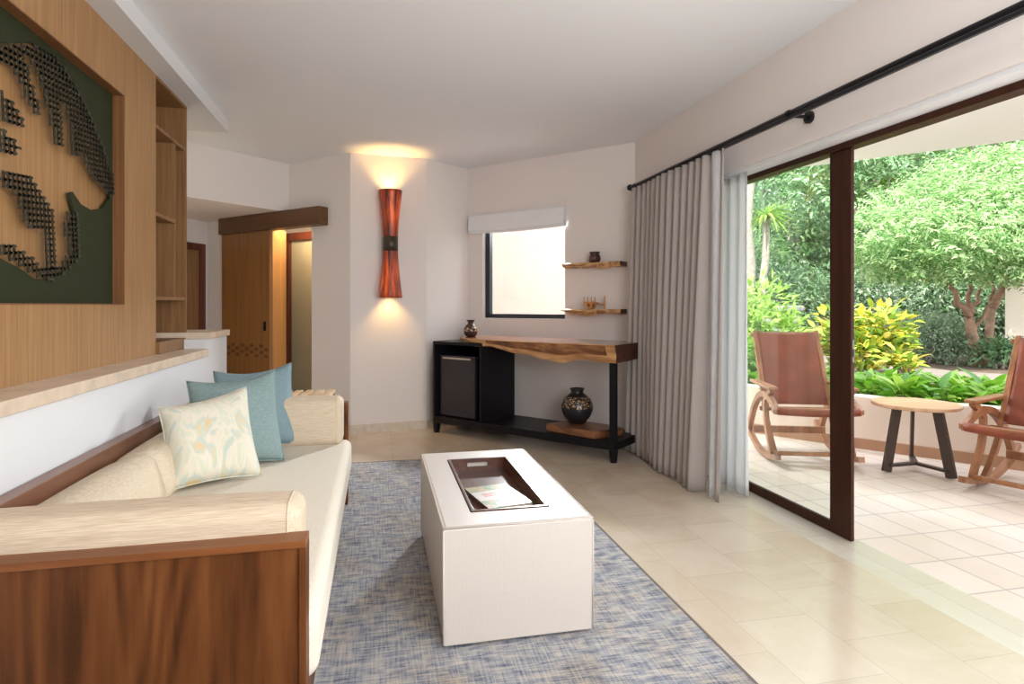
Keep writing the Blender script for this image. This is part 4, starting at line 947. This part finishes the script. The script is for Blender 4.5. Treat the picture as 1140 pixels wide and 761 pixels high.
# ------------------------------------------------------------------ patio furniture
def rocker_chair(loc, rz, label, group):
    o = empty('leather_rocking_chair', loc, label, 'rocking chair', group, rz=rz)
    W = .65; hw = W/2 - .02; wood_ = M_chairw
    def curve(pts, n=14):
        P = [Vector(p) for p in pts]; out = []
        for i in range(len(P)-1):
            p0 = P[max(i-1, 0)]; p1 = P[i]; p2 = P[i+1]; p3 = P[min(i+2, len(P)-1)]
            for k in range(n):
                t = k/n; out.append(.5*((2*p1) + (-p0+p2)*t + (2*p0-5*p1+4*p2-p3)*t*t + (-p0+3*p1-3*p2+p3)*t**3))
        return out + [P[-1]]
    for s in (-1, 1):
        x = s*hw
        def c3(pts): return curve([(x, a, b) for a, b in pts])
        MB().ribbon(c3([(-.56, .20), (-.40, .095), (-.16, .03), (.08, .026), (.27, .055), (.36, .075)]), .045, .042, (1, 0, 0)).build('rocker', wood_, o, bevel=.006)
        xi = x - s*.042
        MB().ribbon(curve([(xi, -.47, 1.02), (xi, -.30, .70), (xi, -.14, .37), (xi, .0, .18), (xi, .14, .05)]), .036, .045, (1, 0, 0)).build('back_post', wood_, o, bevel=.005)
        MB().ribbon(c3([(.33, .42), (.22, .475), (.06, .515), (-.12, .49), (-.30, .37), (-.42, .22), (-.46, .12)]), .042, .05, (1, 0, 0)).build('arch_leg', wood_, o, bevel=.006)
        MB().ribbon(c3([(.20, .58), (.10, .52), (.03, .45), (.06, .28), (.16, .13), (.20, .06)]), .038, .048, (1, 0, 0)).build('front_leg', wood_, o, bevel=.006)
        mb = MB(); pl_ = [(x - .038, -.33), (x + .038, -.33), (x + .045, .15), (x + .036, .24), (x - .036, .24), (x - .045, .15)]
        mb.prism(pl_, .578, .602); mb.build('armrest', wood_, o, bevel=.008)
    for nm, y, z, a, b in (('top_rail', -.455, .985, .03, .035), ('seat_front_rail', .31, .43, .045, .04), ('seat_rear_rail', -.15, .37, .03, .035), ('rear_stretcher', -.36, .155, .03, .06), ('front_stretcher', .22, .075, .035, .03)):
        MB().bar((-hw - (.03 if nm == 'seat_front_rail' else 0), y, z), (hw + (.03 if nm == 'seat_front_rail' else 0), y, z), a, b).build(nm, wood_, o, bevel=.005)
    def sheet(name, prof, x0, x1):
        mb = MB(); vs = []; nx = 14; pr = curve([(0, a, b) for a, b in prof], 8)
        for p in pr:
            for i in range(nx+1):
                k = i/nx; x = x0 + (x1-x0)*k; vs.append((x, p.y - (.012*math.sin(PI*k) if name == 'leather_back' else 0), p.z - (.012*math.sin(PI*k) if name == 'leather_seat' else 0)))
        m = nx+1; mb.add(vs, [(i*m+j, i*m+j+1, (i+1)*m+j+1, (i+1)*m+j) for i in range(len(pr)-1) for j in range(nx)])
        q = mb.build(name, M_leather, o, smooth=True); sm = q.modifiers.new('t', 'SOLIDIFY'); sm.thickness = .006; sm.offset = 0
    hx = hw - .055
    sheet('leather_back', [(-.462, 1.007), (-.435, .995), (-.36, .85), (-.26, .65), (-.17, .47), (-.14, .41)], -hx, hx)
    sheet('leather_seat', [(.325, .40), (.345, .43), (.31, .455), (.22, .44), (.03, .405), (-.13, .39), (-.17, .37)], -hw + .0, hw - .0)
    return o
r1 = math.atan2(.334, -.943) if False else (PI - math.atan2(-.334, .943)) 
def face(dx, dy): return math.atan2(dy, dx) - PI/2
rc = rocker_chair((3.44, 4.375, 0), face(-.334, -.943), 'russet leather rocking chair with wooden arms behind the glass door, left of the patio table', 'leather rocking chairs on the terrace')
copy_tree(rc, (4.30, 3.175, 0), face(-.944, -.33), 'russet leather rocking chair right of the patio table, partly cut off by the frame', 'leather rocking chairs on the terrace')
# patio table
tp = (4.02, 3.86); tb = empty('patio_table', (*tp, 0), 'round wooden patio table on three dark splayed legs between the rocking chairs', 'table')
R_ = .295; ztab = .508
MB().lathe([(R_-.008, ztab-.028), (R_, ztab-.02), (R_, ztab-.004), (R_-.004, ztab)], 56).build('table_top', M_tabtop, tb)
A0_ = zpl(992, 524, 0); B0_ = zpl(1066, 534, 0); C0_ = zpl(1010, 513, 0)
angs = [math.atan2(A0_.y-tp[1], A0_.x-tp[0]), math.atan2(B0_.y-tp[1], B0_.x-tp[0])]; angs.append(angs[0] - 2*PI/3 if False else (angs[0] + angs[1])/2 + PI)
for a in angs:
    e = Vector((math.cos(a), math.sin(a), 0)); 
    MB().ribbon([e*.27 + Vector((0, 0, .0)), e*.17 + Vector((0, 0, ztab-.028))], .022, .075, Vector((-e.y, e.x, 0))).build('leg', M_tableg, tb)
    MB().bar(e*.25 + Vector((0, 0, .045)), Vector((0, 0, .045)), .04, .02).build('stretcher', M_tableg, tb)
pd = Vector(PW[3]).lerp(Vector(PW[4]), .12); td = (Vector(PW[4]) - Vector(PW[3])).normalized(); nd = Vector((td.y, -td.x)); nd = nd if nd.x < 0 else -nd
o = MB().sweep([(pd.x + nd.x*.016, pd.y + nd.y*.016, .07), (pd.x + nd.x*.05, pd.y + nd.y*.05, .065)], [.035, .032], 18).build('drain_spout', M_iron); tag(o, 'small round black drain spout at the foot of the planter wall behind the patio table', 'spout')
# ------------------------------------------------------------------ plants
def leaf_arrays(pos, ax, nr, ln, wd, fold=.25, droop=.2):
    n = len(pos); sd = np.cross(ax, nr); sd /= np.linalg.norm(sd, axis=1, keepdims=True) + 1e-9; nr2 = np.cross(sd, ax)
    ln = ln[:, None]; wd = wd[:, None]
    p0 = pos; pl_ = pos + ax*ln*.42 - sd*wd*.5 + nr2*wd*fold; pr = pos + ax*ln*.42 + sd*wd*.5 + nr2*wd*fold; pt_ = pos + ax*ln - nr2*ln*droop
    V = np.stack([p0, pl_, pt_, pr], 1).reshape(-1, 3)
    base = np.arange(n)[:, None]*4; Fc = np.concatenate([base + np.array([[0, 2, 1]]), base + np.array([[0, 3, 2]])], 0)
    return V, Fc
def big_leaf_arrays(pos, ax, nr, ln, wd, droop=.5, seg=4):
    n = len(pos); sd = np.cross(ax, nr); sd /= np.linalg.norm(sd, axis=1, keepdims=True) + 1e-9; nr2 = np.cross(sd, ax)
    Vs = []
    for i in range(seg+1):
        k = i/seg; w_ = math.sin(PI*min(1, k**.8*.98 + .01)) if 0 < i < seg else .04
        c = pos + ax*(ln*k)[:, None] - nr2*(ln*droop*k*k)[:, None]
        for s in (-1, 0, 1): Vs.append(c + sd*(wd*.5*w_*s)[:, None] + nr2*(abs(s)*wd*.16*w_)[:, None])
    V = np.stack(Vs, 1).reshape(-1, 3); m = (seg+1)*3; base = np.arange(n)[:, None]*m; Fc = []
    for i in range(seg):
        for j in (0, 1): Fc.append(base + np.array([[i*3+j, i*3+j+1, (i+1)*3+j+1, (i+1)*3+j]]))
    return V, np.concatenate(Fc, 0)
def np_mesh(name, V, Fc, mat, parent):
    me = bpy.data.meshes.new(name); k = Fc.shape[1]
    me.vertices.add(len(V)); me.vertices.foreach_set('co', V.astype(np.float32).ravel()); me.loops.add(Fc.size); me.loops.foreach_set('vertex_index', Fc.astype(np.int32).ravel())
    me.polygons.add(len(Fc)); me.polygons.foreach_set('loop_start', np.arange(0, Fc.size, k, dtype=np.int32)); me.materials.append(mat); me.update(calc_edges=True)
    o = bpy.data.objects.new(name, me); C.objects.link(o); o.parent = parent; return o
def unit(a): return a / (np.linalg.norm(a, axis=1, keepdims=True) + 1e-9)
def crown(clumps, nper, ln, wd, mat, parent, flat=.55, spray=0, droop=.2, surf=.55, name='foliage', up=.5):
    P = []; A = []; N = []
    for (c, r) in clumps:
        n = int(nper * (r**2)); d = unit(rng.normal(size=(n, 3))); rad = surf + (1-surf)*rng.random(n)**.6
        p = d * rad[:, None] * np.array([r, r, r*flat]) + np.array(c); P.append(p)
        a = d + rng.normal(size=(n, 3))*.6; a[:, 2] -= .15; A.append(unit(a)); q = rng.normal(size=(n, 3))*.45 + d*.45; q[:, 2] += up; N.append(unit(q))
    P = np.concatenate(P); A = np.concatenate(A); N = np.concatenate(N)
    if spray:      # each point becomes a pinnate spray of leaflets
        n = len(P); Q = []; AA = []; NN = []; S = unit(np.cross(A, N))
        for k in range(spray):
            t = (k//2 + 1) / (spray/2) ; s = 1 if k % 2 else -1
            Q.append(P + A*(t*ln*2.4)); AA.append(unit(A*.55 + S*s*.9)); NN.append(N)
        P = np.concatenate(Q); A = np.concatenate(AA); N = np.concatenate(NN)
    n = len(P); L_ = ln*(.7 + .6*rng.random(n)); W_ = wd*(.7 + .6*rng.random(n))
    V, Fc = leaf_arrays(P, A, N, L_, W_, droop=droop); return np_mesh(name, V, Fc, mat, parent)
G_tree = leafmat('tree_leaf_green', [(.12, .28, .09), (.26, .45, .17), (.44, .61, .29), (.66, .77, .48)], .5)
G_far = leafmat('far_leaf_green', [(.18, .34, .16), (.28, .46, .24), (.40, .58, .35), (.54, .70, .48)], .5)
G_yel = leafmat('yellow_green_leaf', [(.20, .36, .06), (.32, .50, .10), (.45, .60, .16)], .4)
G_dark = leafmat('dark_leaf_green', [(.09, .19, .08), (.16, .29, .14), (.26, .40, .20)], .4)
G_grey = leafmat('grey_green_leaf', [(.16, .25, .15), (.27, .37, .24), (.42, .50, .36)], .4)
G_croton = leafmat('croton_leaf', [(.08, .18, .02), (.18, .32, .04), (.34, .46, .06), (.74, .62, .08), (.82, .70, .20)], .3)
G_bright = leafmat('bright_broad_leaf', [(.08, .24, .02), (.16, .38, .03), (.27, .50, .05), (.44, .62, .12)], .35, rough=.3, spec=.5)
def limb(mb, a, b, r0, r1, n=8, wob=.06, seed=0):
    rr = random.Random(seed); a = Vector(a); b = Vector(b); pts = []; rs = []
    for i in range(7):
        k = i/6; p = a.lerp(b, k); 
        if 0 < i < 6: p += Vector((rr.uniform(-1, 1), rr.uniform(-1, 1), rr.uniform(-.5, .5)))*wob*(b-a).length*.5
        pts.append(p); rs.append(r0 + (r1-r0)*k)
    mb.sweep(pts, rs, n); return pts

# the near garden tree with several stems
def pz_(px, py, d): return at(px, d, py)
tb_ = at(1092, 9.3); T0 = empty('garden_tree', (tb_.x, tb_.y, GZ), 'multi stemmed tree with spreading bright green feathery crown beside the cream garden wall', 'tree')
def loc0(px, py, d): p = at(px, d, py); return Vector((p.x - tb_.x, p.y - tb_.y, p.z - GZ))
mb = MB(); D0 = 9.3
base = Vector((-.1, 0, -.05)); j1 = loc0(1082, 372, D0); j2 = loc0(1079, 352, D0)
mb.sweep([base, loc0(1088, 392, D0), j1, j2], [.14, .10, .075, .06], 12)
base2 = Vector((.15, .1, -.05)); k1 = loc0(1101, 372, D0+.1); k2 = loc0(1104, 343, D0+.1); mb.sweep([base2, loc0(1099, 390, D0), k1, k2], [.11, .075, .06, .055], 12)
for a, b, r in ((j2, loc0(1058, 320, D0-.3), .07), (j2, loc0(1079, 308, D0), .06), (j1, loc0(1100, 340, D0-.1), .05), (j2, loc0(1096, 318, D0+.2), .055), (k2, loc0(1124, 306, D0), .085), (k2, loc0(1104, 312, D0+.4), .05), (loc0(1096, 318, D0+.2), loc0(1094, 285, D0), .05), (loc0(1058, 320, D0-.3), loc0(1035, 290, D0-.6), .055), (loc0(1124, 306, D0), loc0(1150, 250, D0), .07), (loc0(1079, 308, D0), loc0(1075, 240, D0+.3), .05), (loc0(1094, 285, D0), loc0(1110, 220, D0+.2), .04), (loc0(1035, 290, D0-.6), loc0(1010, 262, D0-.8), .035)):
    limb(mb, a, b, r*.75, r*.45, 8, .10, int(r*1e4))
mb.build('trunk', M_bark, T0, smooth=True)
cl = []
for (px, py, dd, r) in ((1000, 262, -.8, .75), (1035, 285, -.9, .62), (1060, 262, -1.0, .8), (1100, 285, -1.0, .55), (1130, 262, -.9, .8), (1085, 232, -.4, .8), (1040, 235, -.3, .8), (1125, 225, -.2, .85), (1165, 250, -.6, .9), (990, 290, -.6, .5), (1075, 205, .2, .8), (1120, 195, .3, .9), (1165, 205, .2, .9), (1010, 232, .3, .6), (1150, 290, -.7, .6), (1190, 285, -.5, .8), (1065, 292, -.6, .45)):
    p = loc0(px, py, D0+dd); cl.append((tuple(p), r))
crown(cl, 560, .085, .028, G_tree, T0, .42, spray=8, surf=.5, up=1.0)

def bg_tree(px, d, hgt, cr, mat, bark, label, seed, nper=150, ln=.16, wd=.06, nclump=14, trunk=.11, lean=0, clear=.35, name='background_tree', grp='trees at the back of the garden'):
    p = at(px, d); o = empty(name, (p.x, p.y, GZ), label, 'tree', grp); rr = random.Random(seed); mb = MB()
    top = Vector((lean, 0, hgt*.78)); pts = limb(mb, (0, 0, -.05), top, trunk, trunk*.45, 8, .05, seed)
    cls = []
    for k in range(nclump):
        a = rr.uniform(0, 2*PI); z = rr.uniform(clear, 1.0)*hgt; rad = cr*math.sqrt(max(.05, 1-((z/hgt - .62)/.5)**2))*rr.uniform(.3, .9)
        c = Vector((math.cos(a)*rad, math.sin(a)*rad, z)); cls.append((tuple(c), rr.uniform(.45, .8)*cr*.62))
        if k % 2 == 0: limb(mb, pts[min(6, 2 + k % 4)], c, trunk*.4, trunk*.15, 6, .08, seed+k)
    mb.build('trunk', bark, o, smooth=True); crown(cls, nper, ln, wd, mat, o, .6, spray=6, surf=.35, up=.9); return o
for i, (px, d, hg, cr, mt, lab, kw) in enumerate((
    (850, 17, 7.0, 2.3, G_far, 'tall pale green tree seen through the glass pane, left of the others', {}),
    (893, 15.5, 6.2, 2.0, G_tree, 'green feathery tree behind the wooden door stile', {}),
    (965, 14.5, 6.4, 2.3, G_far, 'airy pale green tree just right of the door stile', {}),
    (1025, 16, 7.5, 2.6, G_tree, 'large green tree above the yellow shrub', {}),
    (1105, 15, 7.0, 2.6, G_far, 'pale green tree rising behind the multi stemmed tree', {}),
    (1180, 15.5, 7.5, 2.6, G_tree, 'dense green tree at the right edge behind the cream wall', {}),
    (915, 21, 8.5, 3.2, G_yel, 'yellow green tree far behind the glass pane', dict(nper=90, ln=.22, wd=.09)),
    (1010, 22, 9.0, 3.6, G_yel, 'light yellow green tree far back in the middle of the garden', dict(nper=90, ln=.22, wd=.09)),
    (840, 24, 9.5, 3.6, G_far, 'high hazy tree far back at the left of the glass pane', dict(nper=90, ln=.22, wd=.09)),
    (1110, 23, 9.5, 3.8, G_far, 'high hazy tree far back at the right of the garden', dict(nper=90, ln=.22, wd=.09)))):
    kw.setdefault('nper', 150); bg_tree(px, d, hg, cr, mt, M_barkg, lab, 31+i, clear=.22, **kw)
# slim pale trunked trees at the left pane
for i, (px, d, hg, lab) in enumerate(((829, 12.5, 5.2, 'thick pale grey trunk at the left edge of the glass pane'), (846, 13.0, 2.85, 'slim pale palm trunk with a small tuft of fronds'))):
    p = at(px, d); o = empty('slender_tree' if i == 0 else 'slender_palm', (p.x, p.y, GZ), lab, 'tree' if i == 0 else 'palm'); mb = MB()
    limb(mb, (0, 0, -.05), (.15, 0, hg), .16 if i == 0 else .09, .11 if i == 0 else .07, 10, .03, 5+i); mb.build('trunk', M_barkg, o, smooth=True)
    n = 46; th = rng.random(n)*2*PI; el = rng.random(n)*1.3 - .2; ax = np.stack([np.cos(th)*np.cos(el), np.sin(th)*np.cos(el), np.sin(el)], 1)
    V, Fc = big_leaf_arrays(np.tile([.15, 0, hg], (n, 1)), ax, unit(np.tile([0, 0, 1.], (n, 1)) + .2*rng.normal(size=(n, 3))), np.full(n, .50), np.full(n, .07), droop=.8); np_mesh('fronds', V, Fc, G_yel, o)
# shrubs
def shrub(name, px, d, rads, hgt, mat, label, nleaf=900, ln=.10, wd=.04, big=False, grp=None, cat='shrub', zb=GZ, stems=7, nclump=9, seed=3, droop=.3):
    p = at(px, d); o = empty(name, (p.x, p.y, zb), label, cat, grp); rr = random.Random(seed); mb = MB(); cls = []
    for k in range(nclump):
        a = rr.uniform(0, 2*PI); q = math.sqrt(rr.random())*rads*.65; z = rr.uniform(.3, .8)*hgt
        cls.append(((math.cos(a)*q, math.sin(a)*q, z), rr.uniform(.35, .5)*min(rads*1.3, hgt)))
    for k in range(stems): c = cls[k % nclump][0]; limb(mb, (rr.uniform(-.08, .08), rr.uniform(-.08, .08), -.02), c, .018, .008, 6, .1, seed+k)
    mb.build('stems', M_barkg, o)
    if big:
        P = []; A = []; N = []
        for c, r in cls:
            n = int(nleaf/nclump); dd = unit(rng.normal(size=(n, 3))); pp_ = dd*(r*(.35+.5*rng.random(n)))[:, None] + np.array(c); P.append(pp_); a = dd + rng.normal(size=(n, 3))*.3; a[:, 2] = np.abs(a[:, 2])*.9 + .15; A.append(unit(a)); q = dd*.4 + rng.normal(size=(n, 3))*.2; q[:, 2] += .9; N.append(unit(q))
        P = np.concatenate(P); A = np.concatenate(A); N = np.concatenate(N); n = len(P); P[:, 2] = np.maximum(P[:, 2], .04)
        V, Fc = big_leaf_arrays(P, A, N, ln*(.7+.6*rng.random(n)), wd*(.7+.5*rng.random(n)), droop=droop); np_mesh('foliage', V, Fc, mat, o)
    else:
        fo = crown(cls, nleaf/nclump/(.45*min(rads*1.3, hgt))**2, ln, wd, mat, o, .85, surf=.35, up=.5)
    return o
shrub('croton_shrub', 960, 7.8, .62, .88, G_croton, 'yellow and green leaved croton shrub right of the wooden door stile', 1100, .15, .075, True, stems=9, nclump=13, seed=11)
shrub('croton_shrub', 1008, 7.3, .22, .38, G_croton, 'low yellow croton sprig at the foot of the tall croton shrub', 130, .15, .055, True, stems=4, nclump=4, seed=13)
shrub('grey_green_bush', 1034, 9.9, .80, .78, G_grey, 'rounded grey green bush left of the multi stemmed tree trunk', 4200, .075, .03, seed=5, nclump=14)
shrub('grey_green_bush', 1112, 8.9, .34, .42, G_dark, 'dark green bush growing around the multi stemmed trunk', 700, .09, .04, seed=6)
shrub('bright_shrub', 838, 7.4, .75, 1.25, G_yel, 'light lime green shrub behind the left rocking chair', 1500, .13, .05, True, seed=8, nclump=14)
shrub('bright_shrub', 832, 6.9, .40, .62, G_bright, 'small darker green shrub low behind the left rocking chair', 500, .10, .04, True, seed=9)
hedge_specs = [(825, 14.5), (862, 14.0), (895, 13.5), (925, 13.5), (985, 14.5), (1015, 13.5), (1048, 13.5), (1085, 14.0), (1120, 14.0)]
for i, (px, d) in enumerate(hedge_specs):
    place = ['left edge of the glass pane', 'grey stone block', 'back of the left rocking chair', 'wooden door stile', 'yellow croton', 'gap right of the croton', 'grey green bush', 'multi stemmed trunk', 'cream garden wall'][i]
    shrub('hedge_bush', px, d, 1.25, 1.7, G_grey if i % 2 else G_dark, 'dark understorey bush in the far hedge, behind the ' + place, 2600, .15, .055, seed=20+i, nclump=12, grp='understorey bushes at the back')
# stone blocks pile
p = at(872, 11.5); sb = empty('stone_block', (p.x, p.y, GZ), 'grey rough stone pillar block behind the left rocking chair', 'stone', rz=.3)
mb = MB(); mb.rbox((-.27, -.2, 0), (.27, .2, .80), .05, 8, (.015, .02, .01))
mb.build('stone_body', M_rock, sb, merge=True); MB().rbox((-.33, -.25, .80), (.31, .25, .92), .04, 6).build('cap_stone', M_rock, sb, merge=True)
# broadleaf plants in the planter
def broad(seed):
    rr = np.random.default_rng(seed); n = 30; th = rr.random(n)*2*PI; el = .25 + rr.random(n)*.9
    ax = np.stack([np.cos(th)*np.cos(el), np.sin(th)*np.cos(el), np.sin(el)], 1); nr = unit(np.tile([0, 0, 1.], (n, 1)) + .25*rr.normal(size=(n, 3))); pos = ax*(.08 + .10*rr.random(n))[:, None]
    return big_leaf_arrays(pos, ax, nr, .17 + .11*rr.random(n), .07 + .05*rr.random(n), droop=.45), ax, pos
protos = []
for s in range(3):
    (V, Fc), ax, pos = broad(40+s); me = bpy.data.meshes.new('foliage')
    mb = MB()
    for k in range(10): mb.sweep([(0, 0, 0), tuple(pos[k])], [.006, .004], 5)
    protos.append((V, Fc, mb))
spots = []
P_ = [Vector(p) for p in offset_poly(PW, .15)]
rr = random.Random(4)
for row, offd in ((0, .20), (1, .48), (2, .78)):
    Pn = [Vector(p) for p in offset_poly(PW, .15 + offd)]
    for i in range(len(Pn)-1):
        L_ = (Pn[i+1]-Pn[i]).length; k = 0
        while k < L_: spots.append((Pn[i].lerp(Pn[i+1], k/L_) + Vector((rr.uniform(-.05, .05), rr.uniform(-.05, .05))), row)); k += .27
def projpx(x, y): d = x*s_+y*c_; return 570 + f*(x*c_-y*s_)/d if d > .1 else -1
first = []
for s in range(3):
    o = empty('broadleaf_plant', (0, 0, GZ), 'low glossy bright green broad leaved plant massed along the top of the planter wall', 'plant', 'broad leaved plants along the planter wall')
    np_mesh('foliage', protos[s][0], protos[s][1], G_bright, o); protos[s][2].build('stems', M_stem, o); first.append(o)
cnt = 0
for q, row in spots:
    px = projpx(q.x, q.y)
    if px < 815 or px > 1150: continue
    z = GZ + .05
    if cnt < 3: r = first[cnt]; r.location = (q.x, q.y, z); r.scale = (.8, .8, .8)
    else: r = copy_tree(first[cnt % 3], (q.x, q.y, z), rr.uniform(0, 6.28), first[0]['label']); sc_ = rr.uniform(.68, 1.0); r.scale = (sc_, sc_, sc_)
    cnt += 1
struct(MB().prism((offset_poly(PW, .16) + offset_poly(PW, 1.15)[::-1])[::-1], GZ - .02, GZ + .075).build('planter_soil', M_soil))
